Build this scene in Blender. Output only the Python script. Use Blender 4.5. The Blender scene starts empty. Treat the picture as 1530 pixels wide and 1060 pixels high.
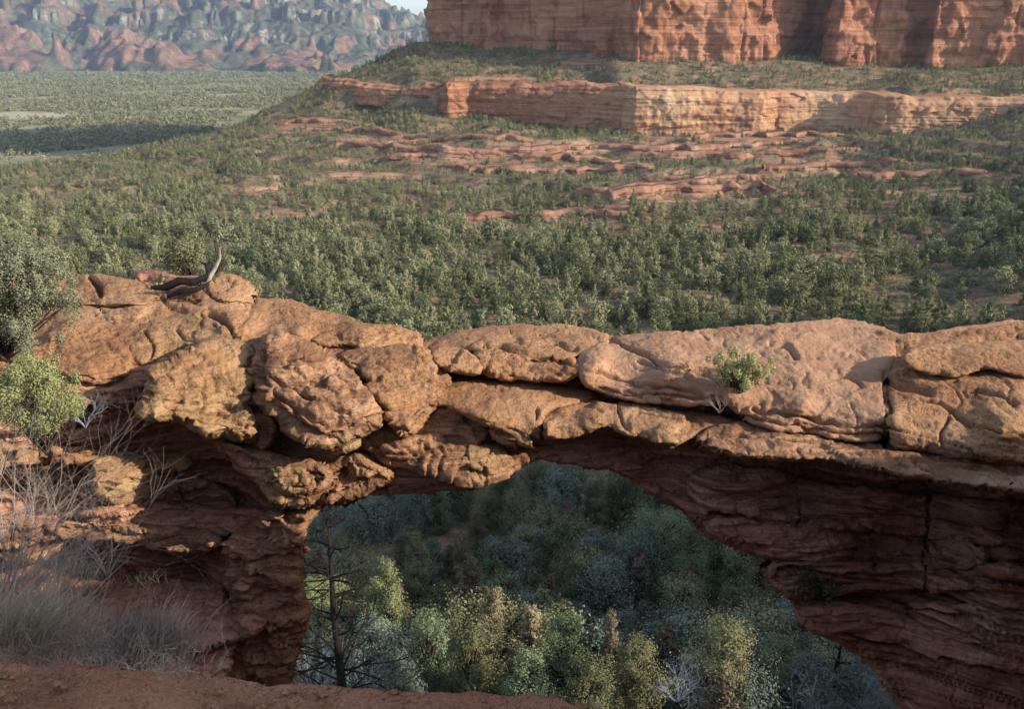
import bpy, math, random
import numpy as np
from mathutils import Vector
R = math.radians
# ------------------------------------------------------------------ camera, world, sun
C = bpy.context.scene
PITCH = R(19.7); F = 1273.0; CX, CY = 765.0, 530.0
cam_d = bpy.data.cameras.new("camera"); cam = bpy.data.objects.new("camera", cam_d); C.collection.objects.link(cam)
cam_d.sensor_width = 36; cam_d.sensor_fit = 'HORIZONTAL'; cam_d.lens = F/1530*36
cam_d.clip_start = 0.05; cam_d.clip_end = 60000
cam.location = (0, 0, 0); cam.rotation_euler = (R(90)-PITCH, 0, 0)
C.camera = cam
SUN_EL, SUN_AZ = R(24), R(-16)          # azimuth measured from +X (right), negative = behind the viewer
SDIR = Vector((math.cos(SUN_EL)*math.cos(SUN_AZ), math.cos(SUN_EL)*math.sin(SUN_AZ), math.sin(SUN_EL)))
w = bpy.data.worlds.new("World"); C.world = w; w.use_nodes = True
nt = w.node_tree; nt.nodes.clear()
sky = nt.nodes.new('ShaderNodeTexSky'); sky.sky_type = 'NISHITA'; sky.sun_disc = False
sky.sun_elevation = SUN_EL; sky.sun_rotation = R(90)-SUN_AZ
sky.air_density = 1.0; sky.dust_density = 3.0; sky.ozone_density = .4; sky.altitude = 1400
bg = nt.nodes.new('ShaderNodeBackground'); bg.inputs[1].default_value = 0.15
wo = nt.nodes.new('ShaderNodeOutputWorld')
hs = nt.nodes.new('ShaderNodeHueSaturation'); hs.inputs['Saturation'].default_value = .72; nt.links.new(sky.outputs[0], hs.inputs['Color']); nt.links.new(hs.outputs[0], bg.inputs[0]); nt.links.new(bg.outputs[0], wo.inputs[0])
sl = bpy.data.lights.new("sun", 'SUN'); sl.energy = 3.8; sl.angle = R(0.55); sl.color = (1.0, 0.87, 0.69)
so = bpy.data.objects.new("sun", sl); C.collection.objects.link(so)
so.rotation_euler = SDIR.to_track_quat('Z', 'Y').to_euler()
C.view_settings.view_transform = 'Standard'; C.view_settings.look = 'None'
C.view_settings.exposure = 0.85; C.view_settings.gamma = 1.0
C.cycles.max_bounces = 7; C.cycles.diffuse_bounces = 5; C.cycles.volume_bounces = 0
C.cycles.transparent_max_bounces = 8; C.cycles.volume_step_rate = 4
C.cycles.use_denoising = True

# ------------------------------------------------------------------ numeric helpers
cp, sp_ = math.cos(PITCH), math.sin(PITCH)
def pix(px, py, Y):
    """world point seen at photo pixel (px,py) at world distance Y"""
    px = np.asarray(px, float); py = np.asarray(py, float); Y = np.asarray(Y, float)
    cx = (px-CX)/F; cy = (CY-py)/F
    dy = cp + cy*sp_; dz = -sp_ + cy*cp
    t = Y/dy
    return np.stack([cx*t, Y+0*t, dz*t], -1)
def proj(P):
    P = np.asarray(P, float)
    d = P[..., 1]*cp - P[..., 2]*sp_
    u = P[..., 1]*sp_ + P[..., 2]*cp
    d = np.where(np.abs(d) < 1e-3, 1e-3, d)
    return CX+F*P[..., 0]/d, CY-F*u/d, d
def hsh(ix, iy, iz, seed):
    h = (ix*374761393 + iy*668265263 + iz*2147483647 + seed*1274126177) & 0xffffffff
    h = ((h ^ (h >> 13))*1274126177) & 0xffffffff
    h = ((h ^ (h >> 16))*2246822519) & 0xffffffff
    return ((h ^ (h >> 15)) & 0xffffff)/float(0xffffff)*2-1
def vn(P, seed=0):
    P = np.asarray(P, float); i = np.floor(P).astype(np.int64); f = P-i
    f = f*f*f*(f*(f*6-15)+10)
    x, y, z = i[..., 0], i[..., 1], i[..., 2]; fx, fy, fz = f[..., 0], f[..., 1], f[..., 2]
    r = 0
    for a in (0, 1):
        for b in (0, 1):
            for c in (0, 1):
                r = r + hsh(x+a, y+b, z+c, seed)*(fx if a else 1-fx)*(fy if b else 1-fy)*(fz if c else 1-fz)
    return r
def fbm(P, o=3, seed=0, g=0.5):
    P = np.asarray(P, float); s = 0; a = 1; t = 0
    for k in range(o):
        s = s+a*vn(P*(2.03**k)+17.3*k, seed+k); t += a; a *= g
    return s/t
def chisel(P, seed=0):
    P = np.asarray(P, float); i = np.floor(P).astype(np.int64); best = np.full(P.shape[:-1], 1e9); val = np.zeros(P.shape[:-1])
    for a in (-1, 0, 1):
        for b in (-1, 0, 1):
            for c in (-1, 0, 1):
                q = [i[..., 0]+a, i[..., 1]+b, i[..., 2]+c]
                h = [hsh(q[0], q[1], q[2], seed+k)*.5 for k in range(3)]
                dd = [P[..., k]-(q[k]+.5+h[k]*.9) for k in range(3)]
                d2 = dd[0]**2+dd[1]**2+dd[2]**2; m = d2 < best; best = np.where(m, d2, best)
                v = hsh(q[0], q[1], q[2], seed+5)*.55+(dd[0]*hsh(q[0], q[1], q[2], seed+6)+dd[1]*hsh(q[0], q[1], q[2], seed+7)+dd[2]*hsh(q[0], q[1], q[2], seed+8))*.9
                val = np.where(m, v, val)
    return val
def sst(a, b, x):
    t = np.clip((x-a)/(b-a), 0, 1); return t*t*(3-2*t)

def mesh_np(name, V, faces, smooth=False, attrs=None, mats=None, midx=None):
    """faces: list of int arrays (n,3) or (n,4)"""
    me = bpy.data.meshes.new(name)
    V = np.asarray(V, np.float32)
    faces = [np.asarray(f, np.int32) for f in faces if len(f)]
    nl = sum(f.size for f in faces); nf = sum(len(f) for f in faces)
    me.vertices.add(len(V)); me.vertices.foreach_set('co', V.ravel())
    me.loops.add(nl); me.polygons.add(nf)
    me.loops.foreach_set('vertex_index', np.concatenate([f.ravel() for f in faces]))
    tot = np.concatenate([np.full(len(f), f.shape[1], np.int32) for f in faces])
    st = np.concatenate([[0], np.cumsum(tot)[:-1]]).astype(np.int32)
    me.polygons.foreach_set('loop_start', st)
    try: me.polygons.foreach_set('loop_total', tot)
    except Exception: pass
    if midx is not None: me.polygons.foreach_set('material_index', np.asarray(midx, np.int32))
    me.polygons.foreach_set('use_smooth', np.full(nf, smooth, bool))
    me.update(calc_edges=True); me.validate()
    if attrs:
        for k, a in attrs.items():
            at = me.attributes.new(k, 'FLOAT', 'POINT'); at.data.foreach_set('value', np.asarray(a, np.float32))
    for m in (mats or []): me.materials.append(m)
    return me
def put(name, me, parent=None, label=None, cat=None, group=None, kind=None, loc=None):
    o = bpy.data.objects.new(name, me); C.collection.objects.link(o)
    if loc is not None: o.location = loc
    if parent is not None:
        o.parent = parent
    if label: o['label'] = label
    if cat: o['category'] = cat
    if group: o['group'] = group
    if kind: o['kind'] = kind
    return o
def empty(name, loc, label, cat, group=None):
    o = put(name, None, None, label, cat, group); o.location = loc; o.empty_display_size = 0.3
    return o

# ------------------------------------------------------------------ materials
class M:
    def __init__(s, name):
        s.m = bpy.data.materials.new(name); s.m.use_nodes = True; s.t = s.m.node_tree; s.t.nodes.clear()
        s.out = s.n('ShaderNodeOutputMaterial')
    def n(s, ty, **kw):
        x = s.t.nodes.new(ty)
        for k, v in kw.items(): setattr(x, k, v)
        return x
    def l(s, a, b): s.t.links.new(a, b)
    def pos(s):
        if not hasattr(s, '_p'): s._p = s.n('ShaderNodeNewGeometry').outputs['Position']
        return s._p
    def noise(s, scale, detail=4, rough=.55, vec=None, sc=None, dist=0):
        v = vec or s.pos()
        if sc:
            mp = s.n('ShaderNodeMapping'); s.l(v, mp.inputs[0]); mp.inputs['Scale'].default_value = sc; v = mp.outputs[0]
        x = s.n('ShaderNodeTexNoise'); s.l(v, x.inputs['Vector'])
        x.inputs['Scale'].default_value = scale; x.inputs['Detail'].default_value = detail
        x.inputs['Roughness'].default_value = rough; x.inputs['Distortion'].default_value = dist
        return x.outputs[0]
    def ramp(s, f, stops, mode='LINEAR'):
        x = s.n('ShaderNodeValToRGB'); s.l(f, x.inputs[0]); x.color_ramp.interpolation = mode
        e = x.color_ramp.elements
        while len(e) < len(stops): e.new(.5)
        for i, (p, c) in enumerate(stops):
            e[i].position = p
            e[i].color = (c, c, c, 1) if isinstance(c, (int, float)) else (*c, 1)
        return x.outputs[0]
    def mix(s, f, a, b, bt='MIX'):
        x = s.n('ShaderNodeMix', data_type='RGBA', blend_type=bt)
        for v, i in ((f, 0), (a, 6), (b, 7)):
            if isinstance(v, (int, float)): x.inputs[i].default_value = v
            elif isinstance(v, tuple): x.inputs[i].default_value = (*v, 1)
            else: s.l(v, x.inputs[i])
        return x.outputs[2]
    def math(s, op, a, b=0.0):
        x = s.n('ShaderNodeMath', operation=op)
        for v, i in ((a, 0), (b, 1)):
            if isinstance(v, (int, float)): x.inputs[i].default_value = v
            else: s.l(v, x.inputs[i])
        return x.outputs[0]
    def attr(s, name):
        x = s.n('ShaderNodeAttribute'); x.attribute_name = name; return x.outputs['Fac']
    def bump(s, h, strength, dist, prev=None):
        x = s.n('ShaderNodeBump'); x.inputs['Strength'].default_value = strength; x.inputs['Distance'].default_value = dist
        s.l(h, x.inputs['Height'])
        if prev: s.l(prev, x.inputs['Normal'])
        return x.outputs[0]
    def diffuse(s, col, rough=.9, normal=None, spec=.15):
        b = s.n('ShaderNodeBsdfPrincipled'); b.inputs['Roughness'].default_value = rough
        b.inputs['Specular IOR Level'].default_value = spec
        if isinstance(col, tuple): b.inputs['Base Color'].default_value = (*col, 1)
        else: s.l(col, b.inputs['Base Color'])
        if normal: s.l(normal, b.inputs['Normal'])
        s.l(b.outputs[0], s.out.inputs[0]); return s.m

def rock_mat(name, ca, cb, cc, varnish=.3, strat=.5, sc=1.0, bump=1.0, pits=1.0, dip=0.0, lichen=0.0):
    m = M(name)
    a = m.noise(.55*sc, 5, .6); base = m.ramp(a, [(.32, cb), (.5, ca), (.68, cc)])
    st = m.noise(1.0*sc, 5, .6, sc=(.35, .35, 7.0), dist=.6)
    base = m.mix(m.math('MULTIPLY', m.ramp(st, [(.42, 1.0), (.56, 0.0)]), strat), base, m.mix(1, base, (.45, .38, .36), 'MULTIPLY'))
    st2 = m.noise(1.0*sc, 3, .5, sc=(1.0, 1.0, 26.0), dist=.3)
    base = m.mix(m.math('MULTIPLY', m.ramp(st2, [(.36, 1.0), (.5, 0.0)]), strat*.7), base, m.mix(1, base, (.4, .33, .3), 'MULTIPLY'))
    pit = m.noise(15*sc, 4, .7)
    pm = m.ramp(m.noise(.9*sc, 4, .6), [(.40, .12), (.58, 1.0)])
    base = m.mix(m.math('MULTIPLY', m.math('MULTIPLY', m.ramp(pit, [(.38, 1.0), (.5, 0.0)]), pm), .85*pits), base, m.mix(1, base, (.4, .3, .28), 'MULTIPLY'))
    sp = m.noise(40*sc, 2, .7)
    base = m.mix(m.math('MULTIPLY', m.ramp(sp, [(.52, 0.0), (.66, 1.0)]), .5*pits), base, m.mix(1, base, (1.35, 1.35, 1.3), 'MULTIPLY'))
    vr = m.noise(.9*sc, 6, .68, sc=(1.0, 1.0, .55))
    base = m.mix(m.math('MULTIPLY', m.ramp(vr, [(.54, 0.0), (.64, 1.0)]), varnish), base, (.06, .043, .036))
    if lichen:
        lc = m.noise(3.2*sc, 6, .75)
        base = m.mix(m.math('MULTIPLY', m.ramp(lc, [(.52, 0.0), (.62, 1.0)]), lichen), base, (.36, .31, .18))
    nrm = m.bump(st, .55*bump*min(1, strat+.2), .14/sc)
    nrm = m.bump(st2, .5*bump*strat, .05/sc, nrm)
    nrm = m.bump(m.noise(5*sc, 6, .7), .55*bump, .08/sc, nrm)
    vo = m.n('ShaderNodeTexVoronoi'); vo.inputs['Scale'].default_value = 7*sc
    wv = m.n('ShaderNodeVectorMath', operation='ADD'); nn = m.n('ShaderNodeTexNoise'); nn.inputs['Scale'].default_value = 4*sc; m.l(m.pos(), nn.inputs['Vector']); sv = m.n('ShaderNodeVectorMath', operation='SCALE'); sv.inputs['Scale'].default_value = .35/sc; m.l(nn.outputs[1], sv.inputs[0]); m.l(m.pos(), wv.inputs[0]); m.l(sv.outputs[0], wv.inputs[1]); m.l(wv.outputs[0], vo.inputs['Vector'])
    nrm = m.bump(vo.outputs['Distance'], .35*bump, .06/sc, nrm)
    nrm = m.bump(pit, .8*bump*pits, .05/sc, nrm)
    return m.diffuse(base, .92, nrm, .12)

MAT = {}
MAT['orange'] = rock_mat('orange_sandstone', (.41, .235, .13), (.33, .17, .092), (.48, .31, .185), .22, .35, pits=1.0, bump=1.2)
MAT['top'] = rock_mat('smooth_red_sandstone', (.375, .225, .142), (.32, .18, .112), (.43, .27, .178), .12, .12, pits=.8, bump=.8)
MAT['tan'] = rock_mat('tan_sandstone', (.47, .30, .165), (.41, .235, .125), (.54, .38, .22), .12, .5, pits=1.1, bump=1.3, lichen=.18)
MAT['brown'] = rock_mat('brown_varnished_sandstone', (.41, .24, .145), (.33, .18, .105), (.49, .31, .19), .35, .75, pits=.8, bump=1.1)
MAT['wall'] = rock_mat('layered_dark_sandstone', (.54, .29, .195), (.40, .20, .135), (.66, .42, .295), .28, .72, pits=.5, bump=1.6)
MAT['dirt'] = rock_mat('red_dirt', (.43, .205, .125), (.33, .145, .09), (.52, .27, .175), .0, .0, sc=2.2, pits=1.0, bump=1.7)

def cliff_mat(name, sc, cols):
    m = M(name)
    a = m.noise(.02*sc, 5, .6, sc=(1, 1, .6))
    base = m.ramp(a, [(.3, cols[0]), (.5, cols[1]), (.7, cols[2])])
    st = m.noise(.08*sc, 5, .6, sc=(.12, .12, 4.0), dist=.4)
    base = m.mix(m.ramp(st, [(.38, .55), (.55, 0.0)]), base, m.mix(1, base, (.52, .42, .40), 'MULTIPLY'))
    hi = m.noise(.08*sc, 4, .6, sc=(.1, .1, 3.0))
    base = m.mix(m.math('MULTIPLY', m.ramp(hi, [(.55, 0.0), (.68, 1.0)]), .5), base, (.47, .30, .19))
    vr = m.noise(.12*sc, 6, .7, sc=(1.0, 1.0, .22), dist=.8)
    base = m.mix(m.math('MULTIPLY', m.ramp(vr, [(.5, 0.0), (.66, 1.0)]), .4), base, m.mix(1, base, (.38, .30, .30), 'MULTIPLY'))
    n1 = m.bump(st, .8, 3.0/sc); n1 = m.bump(vr, .6, 2.0/sc, n1); n1 = m.bump(m.noise(.5*sc, 5, .7), .7, 1.2/sc, n1)
    return m.diffuse(base, .95, n1, .05)
MAT['butte'] = cliff_mat('butte_sandstone', 1.0, ((.33, .155, .10), (.42, .215, .135), (.50, .29, .185)))
MAT['ledge'] = cliff_mat('red_terrace_rock', 3.0, ((.27, .145, .097), (.35, .20, .14), (.44, .28, .195)))
MAT['band'] = cliff_mat('cliff_band_sandstone', 1.6, ((.41, .22, .135), (.51, .32, .20), (.58, .43, .29)))

def terrain_mat():
    m = M('scrub_hillside')
    gr = m.noise(.12, 6, .7); fine = m.noise(.6, 5, .7)
    veg = m.ramp(fine, [(.3, (.07, .075, .045)), (.5, (.14, .13, .085)), (.7, (.24, .20, .14))])
    soil = m.ramp(gr, [(.3, (.28, .15, .10)), (.55, (.37, .21, .145)), (.75, (.42, .28, .20))])
    c = m.mix(m.ramp(gr, [(.47, 0.0), (.62, .8)]), veg, soil)
    st = m.noise(1.0, 4, .6, sc=(.03, .03, 1.6), dist=.4)
    bare = m.mix(m.ramp(st, [(.4, .9), (.55, 0.0)]), m.ramp(fine, [(.3, (.33, .19, .13)), (.7, (.46, .30, .21))]), (.22, .10, .065))
    c = m.mix(m.attr('bare'), c, bare)
    far = m.ramp(m.noise(.012, 8, .75), [(.36, (.12, .13, .08)), (.47, (.21, .21, .13)), (.56, (.31, .28, .18)), (.68, (.42, .32, .21))])
    c = m.mix(m.attr('farness'), c, far)
    c = m.mix(m.attr('pale'), c, (.42, .38, .27))
    n1 = m.bump(fine, .8, .6); n1 = m.bump(st, .5, .6, n1)
    return m.diffuse(c, .95, n1, .05)
MAT['terrain'] = terrain_mat()
def mount_mat():
    m = M('far_mountain_slopes')
    a = m.noise(.014, 9, .76, sc=(1, 1, 1.6))
    c = m.ramp(a, [(.38, (.045, .06, .045)), (.51, (.10, .11, .08)), (.6, (.16, .16, .125)), (.7, (.32, .30, .25))])
    c = m.mix(m.math('MULTIPLY', m.attr('cliff'), m.ramp(m.noise(.03, 6, .7), [(.40, .0), (.56, .8)])), c, (.44, .41, .35))
    red = m.ramp(m.noise(.02, 8, .75), [(.36, (.09, .075, .05)), (.47, (.20, .12, .09)), (.56, (.33, .18, .135)), (.7, (.42, .28, .21))])
    c = m.mix(m.math('MULTIPLY', m.attr('red'), .85), c, red)
    c = m.mix(m.attr('green'), c, m.ramp(a, [(.35, (.045, .058, .033)), (.6, (.11, .11, .07))]))
    n1 = m.bump(a, .7, 25.0)
    return m.diffuse(c, .95, n1, .03)
MAT['mount'] = mount_mat()

def leaf_mat(name, a, b, c, sc=.25, trans=.06, rnd=True):
    m = M(name)
    n1 = m.noise(sc, 3, .6)
    if rnd:
        oi = m.n('ShaderNodeObjectInfo'); n1 = m.math('ADD', m.math('MULTIPLY', n1, .55), m.math('MULTIPLY', oi.outputs['Random'], .45))
    col = m.ramp(n1, [(.28, a), (.5, b), (.72, c)])
    fn = m.noise(sc*25, 2, .5)
    col = m.mix(1, col, m.ramp(fn, [(.3, .7), (.7, 1.25)]), 'MULTIPLY')
    b1 = m.n('ShaderNodeBsdfPrincipled'); b1.inputs['Roughness'].default_value = .8; b1.inputs['Specular IOR Level'].default_value = .12
    m.l(col, b1.inputs['Base Color'])
    tr = m.n('ShaderNodeBsdfTranslucent'); m.l(col, tr.inputs[0])
    mx = m.n('ShaderNodeMixShader'); mx.inputs[0].default_value = trans
    m.l(b1.outputs[0], mx.inputs[1]); m.l(tr.outputs[0], mx.inputs[2]); m.l(mx.outputs[0], m.out.inputs[0])
    return m.m
MAT['forest'] = leaf_mat('forest_foliage', (.115, .135, .07), (.205, .22, .115), (.34, .335, .195), .11)
MAT['farscrub'] = leaf_mat('far_scrub_foliage', (.17, .185, .115), (.235, .245, .15), (.31, .31, .20), .02)
MAT['sage'] = leaf_mat('sage_foliage', (.13, .15, .085), (.19, .20, .115), (.25, .25, .15), .3)
MAT['blue'] = leaf_mat('blue_green_foliage', (.13, .17, .135), (.18, .225, .18), (.24, .29, .235), .3)
MAT['green'] = leaf_mat('deep_green_foliage', (.115, .16, .09), (.165, .22, .125), (.22, .27, .16), .3)
MAT['olive'] = leaf_mat('olive_foliage', (.14, .15, .08), (.19, .195, .105), (.24, .235, .13), .3)
MAT['yellow'] = leaf_mat('yellow_green_foliage', (.22, .25, .12), (.30, .33, .16), (.38, .39, .21), .3)
MAT['golden'] = leaf_mat('golden_foliage', (.23, .20, .12), (.29, .25, .15), (.36, .31, .20), .3)
MAT['bright'] = leaf_mat('bright_bush_foliage', (.19, .22, .10), (.28, .305, .14), (.40, .41, .21), 2.0)
MAT['arch_bush'] = leaf_mat('yellow_green_leaves', (.26, .29, .12), (.40, .42, .19), (.56, .56, .32), 2.0)
MAT['juniper'] = leaf_mat('grey_green_juniper_foliage', (.12, .14, .085), (.17, .19, .12), (.24, .255, .165), 1.5)
MAT['brownleaf'] = leaf_mat('dry_brown_foliage', (.10, .085, .06), (.16, .13, .09), (.23, .19, .13), .5)
def plain(name, c, v=.5, sc=8):
    m = M(name); n1 = m.noise(sc, 4, .6, sc=(1, 1, .3))
    return m.diffuse(m.mix(1, c, m.ramp(n1, [(.3, 1-v), (.7, 1+v)]), 'MULTIPLY'), .9, m.bump(n1, .5, .02), .1)
MAT['bark'] = plain('dark_bark', (.07, .05, .04)); MAT['char'] = plain('charred_dead_wood', (.022, .019, .018), .6, 12)
MAT['deadwood'] = plain('silver_deadwood', (.36, .33, .30))
MAT['greytwig'] = plain('grey_twigs', (.35, .30, .27), .3)
MAT['bluetwig'] = plain('pale_bare_twigs', (.30, .33, .38), .3, 1)
MAT['drygrass'] = plain('dry_grass_blades', (.52, .46, .33), .3, 3)
MAT['purplegrass'] = plain('grey_dry_grass_blades', (.44, .37, .32), .4, 3)
MAT['greengrass'] = plain('pale_green_grass_blades', (.45, .41, .30), .3, 3)

# ------------------------------------------------------------------ terrain
UC = [-400, -100, 0, 150, 300, 480, 560, 620, 668, 765, 880, 915, 1150, 1270, 1350, 1480, 1600, 2000]
COLS = {
 -400: [(400, 255), (330, 330), (290, 400), (275, 460)],
 -100: [(400, 262), (330, 345), (280, 430), (262, 490)],
 0:    [(400, 262), (330, 345), (270, 440), (251, 520)],
 150:  [(400, 262), (330, 345), (265, 450), (233, 560)],
 300:  [(400, 262), (330, 345), (260, 450), (208, 585)],
 480:  [(400, 262), (330, 345), (262, 440), (200, 540), (165, 590), (140, 606), (125, 630)],
 620:  [(400, 262), (330, 345), (260, 430), (200, 515), (160, 565), (158, 575), (115, 584), (65, 665)],
 765:  [(400, 262), (330, 345), (260, 425), (210, 485), (178, 560), (176, 566), (130, 574), (75, 640)],
 560:  [(400, 262), (330, 345), (262, 435), (200, 528), (166, 588), (160, 596), (118, 604), (95, 648)],
 668:  [(400, 262), (330, 345), (260, 428), (205, 500), (176, 560), (174, 566), (126, 572), (72, 650)],
 880:  [(400, 262), (330, 341), (270, 412), (206, 500), (190, 558), (188, 566), (131, 572), (75, 622)],
 915:  [(400, 262), (330, 340), (270, 410), (206, 500), (203, 522), (133, 530), (86, 594)],
 1270: [(400, 260), (315, 338), (255, 430), (204, 510), (198, 534), (143, 542), (88, 594)],
 1150: [(400, 262), (340, 330), (290, 385), (203, 508), (200, 530), (140, 540), (84, 592)],
 1350: [(400, 260), (300, 345), (200, 495), (190, 512), (145, 520), (95, 590)],
 1480: [(400, 250), (300, 335), (200, 450), (180, 502), (151, 510), (100, 575)],
 1600: [(400, 225), (300, 310), (210, 420), (175, 475), (150, 485), (100, 560)],
 2000: [(420, 150), (300, 260), (200, 380), (150, 440), (100, 520)],
}
def colprof(px):
    Ys = [5, 14, 30, 60, 110, 205]; zs = [-26, -30, -36, -46, -57, -65.5]
    if px >= 1900: zs = [-20, -22, -26, -32, -38, -46]; 
    for (py, Y) in COLS[px]:
        if Y <= Ys[-1]: continue
        Ys.append(Y); zs.append(float(pix(px, py, Y)[2]))
    Ys += [Ys[-1]+120, 20000]; zs += [zs[-1]+(8 if px > 600 else 0), zs[-1]+(8 if px > 600 else 0)]
    return np.array(Ys, float), np.array(zs, float)
UU = np.array([(p-CX)/F/(cp+(CY-180)/F*sp_) for p in UC]); PROF = [colprof(p) for p in UC]
CREST = np.array([(-20, 720), (-60, 672), (-135, 636), (-210, 588), (-268, 562), (-310, 522), (-400, 470), (-900, 420)], float)
def crest_dist(X, Y):
    """positive on the far-left side of the shoulder of the butte"""
    best = np.full(X.shape, 1e9); sgn = np.zeros(X.shape)
    for a, b in zip(CREST[:-1], CREST[1:]):
        d = b-a; L = d@d
        t = np.clip(((X-a[0])*d[0]+(Y-a[1])*d[1])/L, 0, 1)
        dx = X-(a[0]+t*d[0]); dy = Y-(a[1]+t*d[1]); q = np.hypot(dx, dy)
        s = (dx*d[1]-dy*d[0])          # left side
        m = q < best; best = np.where(m, q, best); sgn = np.where(m, np.sign(s), sgn)
    return best*sgn
def cross_side(X, Y):
    s = crest_dist(X, Y); return s
TEST = float(crest_dist(np.array([-600.]), np.array([1500.]))[0])
FLIP = 1.0 if TEST > 0 else -1.0
def bumpy(X, Y):
    P = np.stack([X, Y, 0*X], -1)
    a = np.clip(Y/200., .15, 1.0)
    return (fbm(P/60., 4, 3)*5.0*a + fbm(P/14., 3, 9)*1.2*a)
def tz(X, Y, detail=True):
    X = np.asarray(X, float); Y = np.asarray(Y, float)
    Ys = np.maximum(Y, 5.); u = np.clip(X/Ys, UU[0], UU[-1])
    zc = np.stack([np.interp(Ys, a, b) for a, b in PROF], 0)
    k = np.clip(np.searchsorted(UU, u)-1, 0, len(UU)-2)
    t = (u-UU[k])/(UU[k+1]-UU[k])
    zk = np.take_along_axis(zc, k[None], 0)[0]; zk1 = np.take_along_axis(zc, (k+1)[None], 0)[0]
    z = zk*(1-t)+zk1*t
    # spur added right of the canyon, outside the picture, to shade the canyon floor
    sp = sst(.80, 1.6, X/np.maximum(Y, 30.))*sst(20, 60, Y)*(1-sst(120, 215, Y))
    z = z + sp*64
    d = crest_dist(X, Y)*FLIP
    cz = np.where(d > 0, 1, 0)
    fv = -78-14*sst(60, 400, d)                     # far valley
    kk = sst(0, 34, d)
    z = np.where(d > 0, z*(1-kk)+fv*kk, z)
    if detail:
        b = bumpy(X, Y)
        z = z + b*np.where(d > 0, .5, 1)*(1-.5*sst(450, 700, Y)*(d < 0))
        # rock terraces on the hillside
        P = np.stack([X/90., Y/90., 0*X], -1)
        tt = sst(330, 400, Y)*(1-sst(520, 560, Y))*(d < 0)
        q = 4.2; zz = z/q; fr = zz-np.floor(zz)
        z = z + tt*q*(sst(.35, .65, fr)-fr)*.95
    return z
BARE = [(735, 232, 190, 24), (1000, 224, 260, 9), (1010, 290, 165, 13), (860, 326, 170, 10), (1240, 248, 110, 13), (1080, 205, 150, 6),
        (380, 286, 60, 8), (660, 324, 50, 9), (455, 188, 70, 14), (1150, 290, 60, 7), (560, 205, 90, 7), (1330, 262, 60, 9),
        (870, 95, 60, 6), (760, 118, 110, 6), (1480, 262, 60, 6), (1240, 385, 40, 10), (1300, 355, 50, 6), (1110, 265, 90, 6), (560,262,70,6), (300,262,60,4)]
def bare_at(P):
    px, py, d = proj(P); v = np.zeros(px.shape)
    wob = fbm(P/18., 4, 41)*1.1
    for (a, b, c, e) in BARE:
        v = np.maximum(v, 1-(((px-a)/c)**2+((py-b)/e)**2)+wob)
    v = sst(.15, .55, v)*(P[..., 1] > 220)*(P[..., 1] < 700)
    z = P[..., 2]/4.2; fr = z-np.floor(z); face = sst(.28, .42, fr)*(1-sst(.60, .72, fr))*sst(-.05, .2, fbm(P*np.array([.012, .03, 0]), 3, 47)+.12)
    face = face*(P[..., 1] > 320)*(P[..., 1] < 545)*(px > 380)*(py > 190)
    return np.maximum(v, face*.95)
def build_terrain():
    us = np.linspace(-1.75, 2.1, 620)
    vs = np.concatenate([np.geomspace(4, 180, 120), np.geomspace(182, 760, 330), np.geomspace(770, 16000, 190)])
    U, Vv = np.meshgrid(us, vs); X = U*np.maximum(Vv, 12); Y = Vv
    Z = tz(X, Y)
    P = np.stack([X, Y, Z], -1).reshape(-1, 3); n, mcol = U.shape
    idx = np.arange(n*mcol).reshape(n, mcol)
    q = np.stack([idx[:-1, :-1], idx[:-1, 1:], idx[1:, 1:], idx[1:, :-1]], -1).reshape(-1, 4)
    bare = bare_at(P); d = crest_dist(P[:, 0], P[:, 1])*FLIP
    far = sst(10, 200, d)
    px, py, _ = proj(P)
    pale = np.zeros(len(P))
    for (a, b, c, e) in [(40, 172, 75, 6), (10, 181, 40, 3), (290, 167, 14, 3), (10, 163, 30, 3)]:
        pale = np.maximum(pale, sst(.1, .5, 1-(((px-a)/c)**2+((py-b)/e)**2)+.9*fbm(P/45., 4, 77))*(P[:, 1] > 800))
    me = mesh_np('hillside', P, [q], True, {'bare': bare, 'farness': far, 'pale': pale}, [MAT['terrain']])
    put('hillside', me, kind='structure', label='wooded red hillside and canyon floor running into the wide scrub valley')
build_terrain()

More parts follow.
